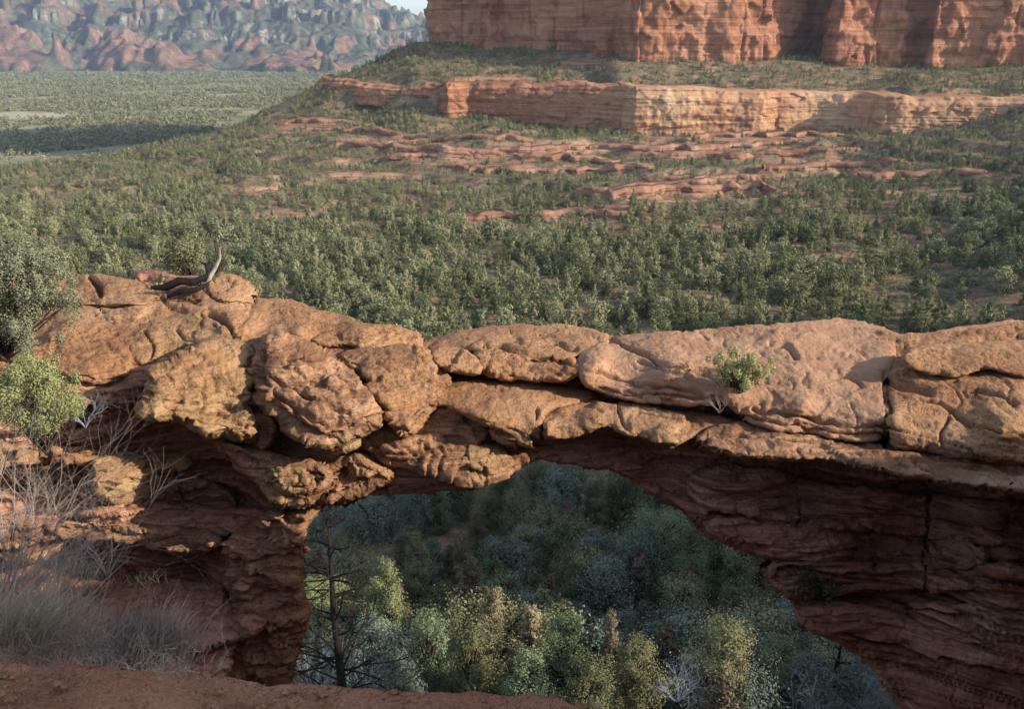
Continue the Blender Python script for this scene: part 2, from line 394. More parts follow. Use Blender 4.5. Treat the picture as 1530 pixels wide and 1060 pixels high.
# ------------------------------------------------------------------ far mountains
def build_mountains():
    us = np.linspace(-1.25, .35, 620); vs = np.linspace(3300, 7600, 300)
    U, Y = np.meshgrid(us, vs); X = U*Y
    pxs = CX+F*U*(cp+(CY-60)/F*sp_)
    P3 = np.stack([X, Y, 0*X], -1)
    crest = np.interp(pxs, [-500, 0, 250, 480, 560, 640, 900], [420, 430, 380, 290, 235, 200, 180])
    env = sst(3900, 6300, Y)
    warp = fbm(P3/900., 3, 5)*260
    r1 = 1-np.abs(fbm(np.stack([(X+warp)/420., Y/1500., 0*X], -1), 2, 8))*2.6
    r2 = 1-np.abs(fbm(np.stack([(X+warp*.6)/170., (Y-warp)/420., 0*X], -1), 3, 18))*2.2
    r3 = fbm(P3/70., 5, 28, .6)
    h = -125+(crest+92)*env**.8
    r5 = fbm(P3/150., 3, 65)
    amp = sst(0, .35, env)*(1-.75*sst(.8, 1, env))
    h = h + amp*(r1*95+r2*60) + r3*34*sst(0, .2, env)+(1-np.abs(fbm(np.stack([(X+warp)/85., Y/140., 0*X], -1), 4, 38, .6))*2.4)*60*sst(0, .25, env)*(1-.6*sst(.85, 1, env))
    # benches: alternating cliff and slope
    q = 105.; hw_ = h+r5*75+r3*22; fr = hw_/q-np.floor(hw_/q); h = h + amp*q*(sst(.36, .6, fr)-fr)*.6; cliff = sst(.34, .42, fr)*(1-sst(.56, .66, fr))*sst(.05, .2, env)*sst(-.12, .1, fbm(P3/140., 5, 99, .6)+.6*r3)
    red = np.zeros(X.shape)
    for (a, Y0, hh, sx, sy) in [(440, 4000, 105, 60, 230), (500, 4050, 80, 35, 180), (20, 4200, 95, 60, 260), 
                                (215, 4250, 80, 55, 200), (270, 4200, 50, 50, 200), (90, 3650, 32, 70, 120), (290, 3600, 22, 35, 90), (170, 4300, 60, 40, 200)]:
        g = np.exp(-(((pxs-a)/(sx*.8))**2+((Y-Y0)/sy)**2))
        fl = 1-np.abs(fbm(np.stack([X/70., Y/200., 0*X], -1), 3, 61))*2.2
        h = h + .75*hh*sst(.1, .5, (g+.25*r5)*(.7+.5*fl))*(.85+.2*r5)+hh*.12*r3*sst(.1, .4, g); red = np.maximum(red, sst(.2, .4, g+.6*r5+.9*r3))
    red = np.maximum(red, .8*sst(.07, .16, fbm(P3/200., 5, 88)-.15)*sst(3900, 4200, Y)*(1-sst(4700, 5200, Y)))
    green = np.clip(1-sst(3800, 4300, Y)+.6*(sst(.75, .95, env)), 0, 1)*(1-red)
    hz = np.where(Y < 3420, -96, h)
    P = np.stack([X, Y, hz], -1).reshape(-1, 3); n, mc = U.shape
    idx = np.arange(n*mc).reshape(n, mc)
    qd = np.stack([idx[:-1, :-1], idx[:-1, 1:], idx[1:, 1:], idx[1:, :-1]], -1).reshape(-1, 4)
    me = mesh_np('mountains', P, [qd], True, {'red': red.ravel(), 'green': green.ravel(), 'cliff': cliff.ravel()}, [MAT['mount']])
    put('mountains', me, kind='structure', label='hazy grey and red mountain range beyond the valley')
build_mountains()

# ------------------------------------------------------------------ butte cliffs
def ribbon(name, plan, res, nz, mat, dfun, label, back, cap=True, capdrop=0, topn=0):
    """plan: list (X, Y, zbottom, ztop); wall swept along the plan polyline, closed with a top running back"""
    pl = np.array(plan, float); seg = np.hypot(*(pl[1:, :2]-pl[:-1, :2]).T); s = np.concatenate([[0], np.cumsum(seg)])
    ss = np.arange(0, s[-1], res); pts = np.stack([np.interp(ss, s, pl[:, i]) for i in range(4)], -1)
    k = np.array([1, 2, 3, 2, 1.])/9
    for i in (0, 1):
        p = np.pad(pts[:, i], 2, 'edge'); pts[:, i] = np.convolve(p, k, 'valid')
    tg = np.gradient(pts[:, :2], axis=0); tg /= np.linalg.norm(tg, axis=1)[:, None]+1e-9
    nr = np.stack([tg[:, 1], -tg[:, 0]], -1)      # faces the viewer for a plan drawn left to right
    T = np.linspace(0, 1, nz)[:, None]
    Z = pts[None, :, 2]*(1-T)+(pts[None, :, 3]+topn*fbm(np.stack([ss*.07, 0*ss, 0*ss], -1), 4, 9)[None, :])*T
    X = np.repeat(pts[None, :, 0], nz, 0); Y = np.repeat(pts[None, :, 1], nz, 0)
    D = dfun(np.stack([X, Y, Z], -1), np.repeat(T, X.shape[1], 1), ss[None, :]+0*Z)
    X = X+nr[None, :, 0]*D; Y = Y+nr[None, :, 1]*D
    G = np.stack([X, Y, Z], -1)
    if cap:
        top = G[-1].copy(); rows = [G]
        for f, dz in ((.02, .6), (.1, 1.0), (.4, 1.5-capdrop*.4), (1., 2.-capdrop)):
            t2 = top.copy(); t2[:, 1] += back*f; t2[:, 2] += dz; rows.append(t2[None])
        t2 = top.copy(); t2[:, 1] += back; t2[:, 2] = G[0, :, 2]; rows.append(t2[None])
        G = np.concatenate(rows, 0)
    n, mc = G.shape[:2]; idx = np.arange(n*mc).reshape(n, mc)
    q = np.stack([idx[:-1, :-1], idx[:-1, 1:], idx[1:, 1:], idx[1:, :-1]], -1).reshape(-1, 4)
    me = mesh_np(name, G.reshape(-1, 3), [q], True, None, [mat])
    return put(name, me, kind='structure', label=label)
def XY(px, py, Y):
    p = pix(px, py, Y); return float(p[0]), float(p[1])
def dbutte(P, T, s):
    st = fbm(np.stack([P[..., 0]*.012, P[..., 1]*.012, P[..., 2]*.13], -1), 3, 5)
    fl = fbm(np.stack([s*.05, 0*s, P[..., 2]*.006], -1), 3, 15)
    f2 = fbm(np.stack([s*.22, 0*s, P[..., 2]*.02], -1), 3, 25); al = fbm(P*np.array([.03, .03, .05]), 3, 26)
    return np.tanh(st*4)*.9 + np.tanh(al*6)*1.8 - 2.5*np.exp(-(fl/.03)**2) + chisel(P*.11, 4)*2.2 + fl*3.2 + np.abs(f2)*-2.6*(P[..., 2] < 8+14*vn(P*.02, 4)) - T*10 + fbm(P*.3, 3, 3)*.8
bp = []
for (px, Y, zb) in [(690, 900, -10), (640, 690, -2), (650, 668, -2), (700, 655, -4), (733, 640, -6), (742, 655, -6), (800, 640, -4), (860, 625, -5), (916, 605, -10), (930, 590, -12), (950, 582, -12), (1040, 585, -12), (1110, 587, -12),
                    (1150, 592, -12), (1172, 612, -10), (1205, 640, -6), (1224, 642, -6), (1230, 598, -10), (1250, 588, -12), (1300, 590, -12), (1345, 588, -12), (1362, 596, -12), (1378, 598, -12), (1390, 580, -12), (1450, 578, -14), (1530, 570, -14), (1820, 560, -14), (1900, 560, -14), (2100, 700, -14)]:
    x, y = XY(px, 80, Y); bp.append((x, y, zb, 175))
ribbon('butte', bp, 1.1, 190, MAT['butte'], dbutte, 'sheer red sandstone butte rising out of the top of the picture', 110, capdrop=60)
def dband(P, T, s):
    st = fbm(np.stack([P[..., 0]*.02, P[..., 1]*.02, P[..., 2]*.35], -1), 3, 35)
    fl = fbm(np.stack([s*.06, 0*s, P[..., 2]*.01], -1), 3, 45)
    f2 = fbm(np.stack([s*.3, 0*s, P[..., 2]*.03], -1), 2, 55)
    return np.tanh(st*3)*.6 + fl*2.5 - np.abs(f2)*.5 + fbm(P*.35, 3, 58)*.9 + chisel(P*np.array([.12, .12, .2]), 5)*1.0 - T*1.5 - 3*sst(.85, 1, T) + 1.5*(1-T)
bp = []
for (px, Y, yb, yt) in [(470, 640, 150, 118), (500, 612, 146, 122), (560, 590, 150, 127), (590, 586, 156, 129), (655, 572, 164, 129), (668, 556, 172, 126), (700, 566, 172, 126), (760, 556, 176, 128), (860, 536, 186, 130),
                        (905, 523, 197, 131), (925, 512, 206, 132), (945, 504, 208, 133), (1040, 506, 208, 136), (1135, 510, 208, 140), (1155, 526, 206, 140), (1210, 530, 204, 141), (1270, 526, 204, 143),
                        (1305, 508, 202, 145), (1330, 503, 200, 146), (1400, 502, 198, 147), (1460, 500, 196, 149), (1500, 496, 184, 150), (1540, 490, 176, 150), (1820, 476, 180, 150)]:
    p = pix(px, yb, Y); q = pix(px, yt, Y); bp.append((p[0], Y, p[2]-3, q[2]))
ribbon('cliff_band', bp[:11], .8, 60, MAT['butte'], dband, 'low broken cliff band, coloured redder for shade, on the scrubby left shoulder below the butte', 34, topn=2.6)  # shade of the left part is put into its redder rock colour
ribbon('cliff_band', bp[10:], .8, 60, MAT['band'], dband, 'pale orange cliff band stepping across the slope below the butte', 34, topn=1.6)

def ground_hit(px, py, y0=230, y1=600):
    Ys = np.linspace(y0, y1, 400); p = pix(px, py, Ys); z = tz(p[:, 0], p[:, 1], True); k = np.where(p[:, 2] <= z)[0]
    return Ys[k[0]] if len(k) else None
def dledge(P, T, s):
    return fbm(np.stack([s*.12, 0*s, P[..., 2]*.2], -1), 3, 75)*1.8+np.tanh(4*fbm(np.stack([P[..., 0]*.03, P[..., 1]*.03, P[..., 2]*.9], -1), 2, 76))*.5+chisel(P*.35, 6)*.6
nl = 0
for yb, pxa, pxb, hgt in [(226, 455, 880, 2.6), (214, 520, 800, 1.8), (240, 560, 930, 2.6), (256, 640, 980, 2.2), (222, 880, 1200, 2.4), (234, 960, 1290, 2.2), (292, 840, 1170, 3.0), (282, 900, 1120, 1.8), (330, 690, 1010, 2.4),
                        (318, 840, 1000, 1.6), (250, 1140, 1360, 2.0), (268, 960, 1180, 1.8), (262, 1290, 1480, 1.8), (290, 340, 450, 1.6), (190, 410, 560, 2.2), (203, 470, 640, 2.0), (208, 1010, 1280, 1.6)]:
    rr_ = np.random.default_rng(500+nl); pts = []
    n_ = max(5, int((pxb-pxa)/14)); ph = rr_.uniform(0, 6.28)
    for i, px in enumerate(np.linspace(pxa, pxb, n_)):
        y = yb+5*math.sin(px/70.+ph)+3*rr_.normal()*.5; Yh = ground_hit(px, y)
        if Yh is None: continue
        if pts and abs(pts[-1][1]-Yh) > 16: Yh = pts[-1][1]+16*np.sign(Yh-pts[-1][1])
        X = float(pix(px, y, Yh)[0]); z = float(tz(np.array([X]), np.array([Yh]))[0]); e = min(1, min(i, n_-1-i)/2.5)
        pts.append((X, Yh, z-1.6, z+hgt*.72*e*rr_.uniform(.5, 1.2)-.4))
    nl += 1
    if len(pts) > 3: ribbon('rock_ledge', pts, .9, 14, MAT['ledge'], dledge, 'thin red rock terrace stepping across the slope', 5)
# ------------------------------------------------------------------ the rock arch
DF = np.array([
 (-60,405,19),(100,413,18.6),(220,420,18.1),(380,442,17.5),(440,448,17.4),(500,472,17),(620,500,16.6),(700,492,17),(850,490,17),(1000,495,17),(1150,488,17.2),(1270,480,17.5),(1340,500,16.8),(1530,478,17.5),(1820,470,17.8),
 (-60,490,15.0),(100,490,14.8),(200,460,16),(350,475,15.4),(450,490,15.3),(540,500,15.6),
 (-60,600,12.9),(60,600,13.1),(150,600,13.6),(300,560,14.1),(480,580,14.4),(600,580,14.7),
 (640,560,15.4),(750,590,15.3),(900,560,15.9),(1100,560,15.5),(1300,560,15.3),(1530,560,15.3),(1820,560,15.3),
 (650,640,14.2),(800,640,14.6),(1000,640,14.8),(1200,650,14.6),(1400,660,14.3),(1530,690,13.8),(1820,700,13.5),
 (560,700,13.6),(700,700,13.8),(900,690,14.3),(1000,705,14.9),(1200,712,15.2),(1400,738,14.9),(1530,758,14.7),(1820,770,13.9),
 (1050,745,14.1),(1200,800,13.8),(1500,820,13.2),(1200,900,13.5),(1500,900,12.8),(1350,1000,13.1),(1530,1060,12.3),(1820,1060,12),(1400,1150,12),
 (150,660,13.6),(250,690,14.6),(320,680,15.0),(0,700,13.2),(360,730,14.9),(450,745,13.6),(150,760,13.6),(0,860,13.4),(150,850,15.2),(300,850,15.0),(200,940,13.1),(400,860,13.6),(400,950,13.4),(100,1000,12.2),(430,1000,13.6),(300,1060,12.6),(0,1060,12)], float)
def rbf(pts):
    pts = np.array(pts, float); A = pts[:, :2]/400.; n = len(A)
    if n == 1: return lambda x, y: np.full(np.shape(x), pts[0, 2])
    r = np.linalg.norm(A[:, None]-A[None], axis=-1)
    K = np.zeros((n+3, n+3)); K[:n, :n] = r; K[:n, n] = K[n, :n] = 1; K[:n, n+1:] = A; K[n+1:, :n] = A.T
    b = np.concatenate([pts[:, 2], [0, 0, 0]]); wts = np.linalg.lstsq(K, b, rcond=None)[0]
    def f(x, y):
        q = np.stack([np.asarray(x)/400., np.asarray(y)/400.], -1); o = wts[n]+q@wts[n+1:]
        for i in range(n): o = o+wts[i]*np.sqrt(((q-A[i])**2).sum(-1)+.0004)
        return o
    return f
DFIELD = rbf(DF)
def chaikin(p, k):
    p = np.array(p, float)
    for _ in range(k):
        n = np.roll(p, -1, 0); p = np.stack([.75*p+.25*n, .25*p+.75*n], 1).reshape(-1, 2)
    return p
ARCH = None
# fissures and bedding joints of the arch: course, half width, depth (m)
CRACKS = [([(100,446),(150,451),(235,447),(290,447)],1.8,.14),([(133,414),(143,425),(148,441)],3.0,.3),([(238,446),(250,455),(262,462),(275,464)],1.8,.15),([(312,468),(332,475),(340,490),(352,502)],2.6,.25),([(142,452),(150,463),(156,466)],1.5,.12),
 ([(380,440),(375,470),(350,500)],1.5,.08),([(768,511),(825,512),(862,521)],1.8,.14),([(722,517),(790,529),(824,534),(858,546)],2.4,.2),([(912,510),(950,524),(985,543),(1058,556)],2.6,.18),([(955,540),(1000,553),(1056,560)],1.8,.12),
 ([(1020,492),(1045,500),(1060,510)],1.8,.1),([(1148,512),(1175,515),(1190,529)],3.2,.14),([(1322,560),(1327,600),(1323,668)],2.2,.22),([(1328,572),(1352,576),(1392,587)],3.6,.16),([(1376,596),(1402,604),(1450,638),(1530,652)],2.4,.16),([(1420,625),(1405,650),(1410,672)],1.8,.12),([(1450,585),(1490,592),(1520,604)],2.2,.12),
 ([(1060,646),(1150,656),(1300,681),(1440,698),(1600,722)],1.8,.12),([(892,558),(960,574),(1050,588)],2.0,.14),([(940,586),(1000,592),(1060,594)],2.2,.16),([(1125,612),(1230,630),(1322,640)],3.0,.18),([(1100,622),(1200,640),(1320,652)],1.8,.14),([(1240,560),(1268,566),(1290,576)],1.8,.09),
 ([(225,600),(300,604),(372,592)],1.5,.07),([(250,614),(310,622),(372,618)],1.5,.08),([(300,632),(345,640),(378,638)],1.8,.1),([(240,580),(300,578),(372,574)],1.4,.06),([(262,492),(275,502),(290,506)],2.0,.15),([(215,500),(230,520),(222,538)],2.0,.12),
 ([(1390,720),(1386,800),(1381,880)],2.0,.2),([(1510,735),(1510,778)],1.8,.18),([(1302,788),(1310,850)],1.8,.16),([(1190,700),(1196,760),(1190,790)],1.6,.12),([(1040,720),(1100,738),(1200,742),(1330,766),(1600,800)],2.4,.22),([(1060,770),(1160,762),(1240,775),(1400,800),(1600,822)],2.0,.2),([(1140,850),(1260,862),(1400,858),(1600,880)],2.8,.25),([(1200,890),(1330,900),(1450,930),(1600,952)],2.6,.25),([(1250,945),(1400,985),(1600,1035)],2.6,.22),([(1180,830),(1300,826),(1450,836),(1600,846)],2.0,.16),
 ([(265,700),(268,740),(270,762)],2.0,.16),([(140,712),(200,716),(244,708)],1.6,.12),([(800,612),(806,640),(803,664)],2.0,.2),([(925,606),(928,625),(936,640)],2.0,.14),([(560,540),(585,556),(600,558)],1.6,.1),([(615,566),(640,572)],2.0,.12),([(440,540),(500,560),(540,600)],2.0,.12),([(400,560),(460,600),(520,620)],2.2,.12),([(410,590),(470,630),(510,645)],2.0,.12),([(350,900),(400,890),(440,900)],2.4,.15),([(360,840),(430,830),(450,836)],2.0,.14)]
CRACKS = [(np.array(c, float), w_, d_) for c, w_, d_ in CRACKS]
def fissures(X, Y):
    wx = X+3.2*vn(np.stack([X/17., Y/17., 0*X], -1), 301); wy = Y+3.2*vn(np.stack([X/17., Y/17., 0*X], -1), 302); out = np.zeros(X.shape)
    for c, w_, d_ in CRACKS:
        if wx.min() > c[:, 0].max()+12 or wx.max() < c[:, 0].min()-12 or wy.min() > c[:, 1].max()+12 or wy.max() < c[:, 1].min()-12: continue
        best = np.full(X.shape, 1e9)
        for a, b in zip(c[:-1], c[1:]):
            dx, dy = b-a; t = np.clip(((wx-a[0])*dx+(wy-a[1])*dy)/(dx*dx+dy*dy), 0, 1); best = np.minimum(best, np.hypot(wx-a[0]-t*dx, wy-a[1]-t*dy))
        ww = w_*(1+.5*vn(np.stack([X/30., Y/30., 0*X+5], -1), 303)); out = np.maximum(out, d_*np.exp(-(best/ww)**2))
    return out
def rock(poly, off=.1, bulge=.25, rad=16, back=.8, mat='orange', D=None, step=2.5, strata=.5, amp=1.0, name='boulder', label=None, tilt=(0, 0), smooth=1, parent=None, top=.35, jag=2.6, grow=3.0, chis=1.0, kind=None, cat=None, group=None):
    p = chaikin(poly, smooth)
    if grow:
        tg = np.roll(p, -1, 0)-np.roll(p, 1, 0); tg /= np.linalg.norm(tg, axis=1)[:, None]+1e-9; ar = (p[:, 0]*np.roll(p[:, 1], -1)-np.roll(p[:, 0], -1)*p[:, 1]).sum()
        p = p+np.stack([tg[:, 1], -tg[:, 0]], -1)*grow*np.sign(ar)
    x0, y0 = p.min(0)-2*step; x1, y1 = p.max(0)+2*step
    gx = np.arange(x0, x1, step); gy = np.arange(y0, y1, step); GX, GY = np.meshgrid(gx, gy)
    # ragged outline
    n1 = np.stack([GX/26., GY/26., 0*GX+hash(len(poly)*7+int(poly[0][0])) % 97], -1)
    QX = GX+jag*fbm(n1, 3, 71)*1.6; QY = GY+jag*fbm(n1, 3, 72)*1.6
    a = p; b = np.roll(p, -1, 0); best = np.full(QX.shape, 1e9); BX = QX.copy(); BY = QY.copy(); ins = np.zeros(QX.shape, bool)
    for (ax, ay), (bx, by) in zip(a, b):
        dx, dy = bx-ax, by-ay; L = dx*dx+dy*dy+1e-9
        t = np.clip(((QX-ax)*dx+(QY-ay)*dy)/L, 0, 1); ex = ax+t*dx; ey = ay+t*dy
        q = np.hypot(QX-ex, QY-ey); m = q < best; best = np.where(m, q, best); BX = np.where(m, ex, BX); BY = np.where(m, ey, BY)
        c = ((ay > QY) != (by > QY)); xi = ax+(QY-ay)*dx/(dy if abs(dy) > 1e-9 else 1e-9); ins ^= c & (QX < xi)
    s = np.where(ins, best, -best)
    near = (s < 0) & (s > -step*1.45)
    X = np.where(near, GX+(BX-QX), GX); Y = np.where(near, GY+(BY-QY), GY); s = np.where(near, 0, s)
    ok = s >= 0
    cell = ok[:-1, :-1] & ok[1:, :-1] & ok[:-1, 1:] & ok[1:, 1:]
    base = (DFIELD(X, Y) if D is None else rbf(D)(X, Y)) - off + tilt[0]*(X-p[:, 0].mean())/100+tilt[1]*(Y-p[:, 1].mean())/100
    rad = rad*(.75+.5*(fbm(np.stack([X/40., Y/40., 0*X+9], -1), 2, 73)+.5)); t = np.clip(s/rad, 0, 1); pf = np.sqrt(np.clip(1-(1-t)**2, 0, 1))
    tb = np.clip(s/(rad*1.5), 0, 1); pb = np.sqrt(np.clip(1-(1-tb)**2, 0, 1))
    Fp = pix(X, Y, base-bulge*.8*pf); Bp = pix(X, Y, base+back*pb)
    gu = np.gradient(Fp, axis=1); gv = np.gradient(Fp, axis=0); N = np.cross(gv, gu); N /= np.linalg.norm(N, axis=-1)[..., None]+1e-12
    vd = (N*Fp).sum(-1); N = np.where((vd > 0)[..., None], -N, N)
    up = np.clip(np.abs(N[..., 2]), 0, 1); k = (1-up)*strata+up*strata*top*.4
    fr = amp*((1-up)+up*top)
    def disp(P):
        wz = P[..., 2]+.14*fbm(P*.45, 2, 7)+.09*P[..., 0]
        a1 = fbm(np.stack([P[..., 0]*.22, P[..., 1]*.22, wz*3.0], -1), 3, 11)
        a2 = fbm(np.stack([P[..., 0]*.4, P[..., 1]*.4, wz*12], -1), 3, 13)
        a3 = .6*fbm(P*5.5, 4, 19, .6)+1.1*(np.abs(fbm(P*3.1, 3, 43, .6))-.2); a4 = fbm(P*1.3, 3, 23)
        ck = fbm(np.stack([P[..., 0]*1.1, P[..., 1]*1.1, P[..., 2]*.8], -1), 3, 31)
        ck2 = fbm(np.stack([P[..., 0]*.2, P[..., 1]*.2, wz*2.6], -1), 2, 37)
        a5 = np.tanh(6*fbm(P*np.array([1.7, 1.7, 2.6]), 2, 29))*.045
        w1 = fbm(P*1.6, 2, 81)[..., None]*.35
        if chis: ch = chisel(np.stack([P[..., 0]*1.5, P[..., 1]*1.5, wz*3.2], -1)+w1, 3)*.15+chisel(np.stack([P[..., 0]*4, P[..., 1]*4, wz*8], -1)+w1*2, 13)*.05
        else: ch = 0
        return fr*chis*ch+k*(np.tanh(a1*5)*.13+a2*.11) + fr*(a3*.10+a4*.13+a5) - fr*.12*np.exp(-(ck/.025)**2) - k*.16*np.exp(-(ck2/.03)**2) - k*.13*np.exp(-(fbm(np.stack([P[..., 0]*.15, P[..., 1]*.15, wz*5], -1), 2, 53)/.035)**2)
    dv = disp(Fp)*np.clip(s/6., .25, 1)-fissures(X, Y); Fp = Fp+N*dv[..., None]
    db = disp(Bp)*.6; rim = (s <= 0)[..., None]
    Bp = np.where(rim, Fp, Bp+(-N)*db[..., None])
    V = []; idm = np.full(X.shape, -1); ii = np.where(ok); idm[ii] = np.arange(len(ii[0])); nV = len(ii[0])
    V = np.concatenate([Fp[ii], Bp[ii]], 0)
    r, c = np.where(cell)
    q1 = np.stack([idm[r, c], idm[r+1, c], idm[r+1, c+1], idm[r, c+1]], -1)
    q2 = np.stack([idm[r, c]+nV, idm[r, c+1]+nV, idm[r+1, c+1]+nV, idm[r+1, c]+nV], -1)
    used = np.zeros(2*nV, bool); used[q1.ravel()] = True; used[q2.ravel()] = True
    # weld rim
    remap = np.arange(2*nV); rimv = (s[ii] <= 0); remap[nV:][rimv] = np.arange(nV)[rimv]
    q2 = remap[q2]; used = np.zeros(2*nV, bool); used[q1.ravel()] = True; used[q2.ravel()] = True
    new = np.cumsum(used)-1; V = V[used]; q1 = new[q1]; q2 = new[q2]
    if parent is None and ARCH is not None: parent = ARCH
    org = np.array(parent.location) if parent is not None else V.mean(0)
    me = mesh_np(name, V-org, [q1, q2], True, None, [MAT[mat]])
    o = put(name, me, parent, label, cat, group, kind)
    if parent is None: o.location = tuple(org)
    return o

ARCH = empty('rock_arch', tuple(pix(700, 760, 14)), 'natural red sandstone arch spanning the canyon, with a flat walkable top and blocky underside', 'rock arch')
BODY = [(-60,405),(100,413),(150,415),(230,424),(380,444),(435,448),(470,460),(500,470),(545,484),(600,490),(632,512),(690,496),(760,492),(870,494),(918,505),(975,500),(1060,494),(1150,490),(1220,485),(1265,481),(1310,491),(1343,502),(1400,497),(1470,490),(1530,481),(1820,470),
        (1820,1160),(1410,1160),(1372,1100),(1345,1050),(1310,1000),(1270,965),(1195,937),(1188,905),(1150,870),(1132,828),(1060,802),(1025,765),(980,740),(935,712),(900,697),(860,690),(805,684),(785,692),(760,702),(735,716),(700,722),(640,722),(570,728),(545,735),(492,746),(462,780),(447,820),(445,870),(462,905),(455,935),(434,1000),(428,1040),(420,1120),(-60,1120)]
rock(BODY, 0, .25, 22, 3.0, 'wall', step=2.6, strata=1.35, amp=.6, chis=.5, name='rock_mass', smooth=0, top=.4, jag=2.5, grow=0)
rock([(-60,405),(100,413),(150,415),(230,424),(380,444),(435,448),(470,460),(500,470),(545,484),(600,490),(632,511),(690,495),(760,491),(870,493),(918,504),(975,499),(1060,493),(1150,489),(1220,484),(1265,480),(1310,490),(1343,501),(1400,496),(1470,489),(1530,480),(1820,469),
        (1820,620),(1530,600),(1322,575),(1110,560),(1050,550),(960,540),(880,540),(800,540),(700,535),(650,535),(630,530),(480,515),(380,520),(230,540),(110,570),(-60,550)], .10, .2, 16, 1.6, 'orange', step=3, strata=.5, name='rock_skin', smooth=0, top=.5, jag=2.5, grow=0, amp=.9, chis=.6)
def rk(*a, **k): return rock(*a, **k)
# smooth upper skin of the span, right part
rk([(862,545),(872,525),(918,506),(975,499),(1060,492),(1150,488),(1220,483),(1265,479),(1310,489),(1343,501),(1336,530),(1322,560),(1328,610),(1322,662),(1240,652),(1160,642),(1115,628),(1092,606),(1072,592),(1050,606),(1000,602),(940,596),(900,586),(868,570)], .10, .26, 22, 1.2, 'top', strata=.5, amp=.8, chis=.45, step=2.2, name='slab', label='broad smooth slab on the right of the arch top',
   D=[(862,545,15.1),(918,506,16.6),(1060,492,17.2),(1265,479,17.6),(1343,501,16.9),(890,542,14.9),(1000,550,14.75),(900,588,14.8),(1000,602,14.65),(1090,580,14.3),(1110,624,14.0),(1200,603,13.9),(1200,648,13.8),(1322,622,13.6),(1322,662,13.5),(1322,560,15),(1200,540,15.4),(1050,530,15.6)])
rk([(1322,565),(1345,548),(1450,556),(1820,570),(1820,705),(1530,694),(1450,686),(1380,676),(1322,668)], .10, .45, 26, 1.2, 'orange', strata=.7, chis=.35, amp=.8, name='slab', D=[(1322,565,15),(1820,570,14.6),(1330,625,13.6),(1322,668,13.45),(1500,640,13.05),(1500,690,12.9),(1820,705,12.7),(1450,600,14.1)])
rk([(1343,502),(1400,496),(1530,479),(1820,470),(1820,540),(1500,545),(1400,540),(1340,535)], .05, .12, 20, .8, 'top', strata=.3, amp=.6, chis=.3, name='slab')
rk([(1350,535),(1362,520),(1420,514),(1820,505),(1820,580),(1530,566),(1500,556),(1478,548),(1445,556),(1420,561),(1380,556),(1355,547)], .42, .22, 12, .5, 'orange', strata=.8, amp=.7, chis=.4, name='ledge', D=[(1350,535,15.1),(1820,505,16.2),(1400,520,15.6),(1400,560,14.75),(1820,580,14.3),(1478,550,14.8)], label='raised shelf at the right end of the arch top')
# middle upper slabs
rk([(632,518),(690,497),(740,489),(810,487),(870,490),(920,504),(885,521),(864,530),(820,538),(770,532),(720,524),(690,520),(650,528)], .10, .22, 12, D=[(632,518,16.3),(700,492,17),(870,490,17),(920,504,16.6),(820,537,15.2),(720,524,15.5)], back=1.0, mat='orange', strata=.5, amp=.7, name='slab')
rk([(708,524),(770,531),(825,541),(868,533),(866,568),(800,570),(770,567),(722,557),(716,542)], .18, .35, 10, 1.0, 'orange', strata=.7, amp=.8, name='boulder', D=[(708,524,15.9),(868,533,15.7),(722,540,15.25),(860,545,15.1),(720,560,15.2),(800,570,15.1),(866,568,15.1)])
rk([(645,522),(690,519),(711,536),(720,557),(700,560),(664,552),(650,540)], .15, .3, 9, .8, 'orange', strata=.5, D=[(645,522,15.3),(711,536,15.2),(664,552,14.8)])
# second tier, smooth sloping slab
rk([(655,568),(664,558),(740,566),(850,576),(900,588),(870,602),(822,612),(810,632),(803,662),(778,670),(768,652),(745,640),(715,627),(690,614),(662,606),(640,600)], .12, .35, 16, 1.2, 'orange', strata=.4, amp=.6, name='slab', D=[(664,558,15.6),(740,567,15.6),(850,576,15.6),(900,588,15.4),(640,600,14.2),(778,640,13.75),(778,668,13.7),(690,614,13.9),(805,630,13.75),(805,660,13.7),(740,600,14.2)])
rk([(598,664),(622,640),(650,612),(672,606),(722,628),(732,652),(700,668),(650,668),(610,672)], -.05, .25, 8, 1.0, 'brown', strata=.5, D=[(598,664,13.9),(672,606,14.1),(732,652,13.9)])
rk([(733,628),(768,634),(776,668),(752,664),(733,652)], .05, .22, 6, .8, 'brown', D=[(733,628,13.75),(776,668,13.6),(733,652,13.7)])
rk([(808,634),(820,614),(868,598),(900,600),(1000,612),(1070,622),(1112,632),(1062,640),(1036,652),(1015,668),(990,664),(962,652),(938,650),(905,634),(880,648),(815,656),(806,646)], .12, .4, 13, 1.2, 'orange', strata=.7, name='slab', D=[(820,614,14.6),(870,597,15.2),(1000,608,15.05),(1112,632,14.5),(808,638,13.75),(808,655,13.75),(890,630,13.85),(880,650,13.85),(1015,668,13.5),(960,640,13.8),(1000,640,13.6)])
rk([(800,662),(870,658),(960,664),(1010,684),(985,704),(930,704),(860,690),(802,686)], .0, .25, 10, 1.0, 'wall', strata=.8, name='ledge')
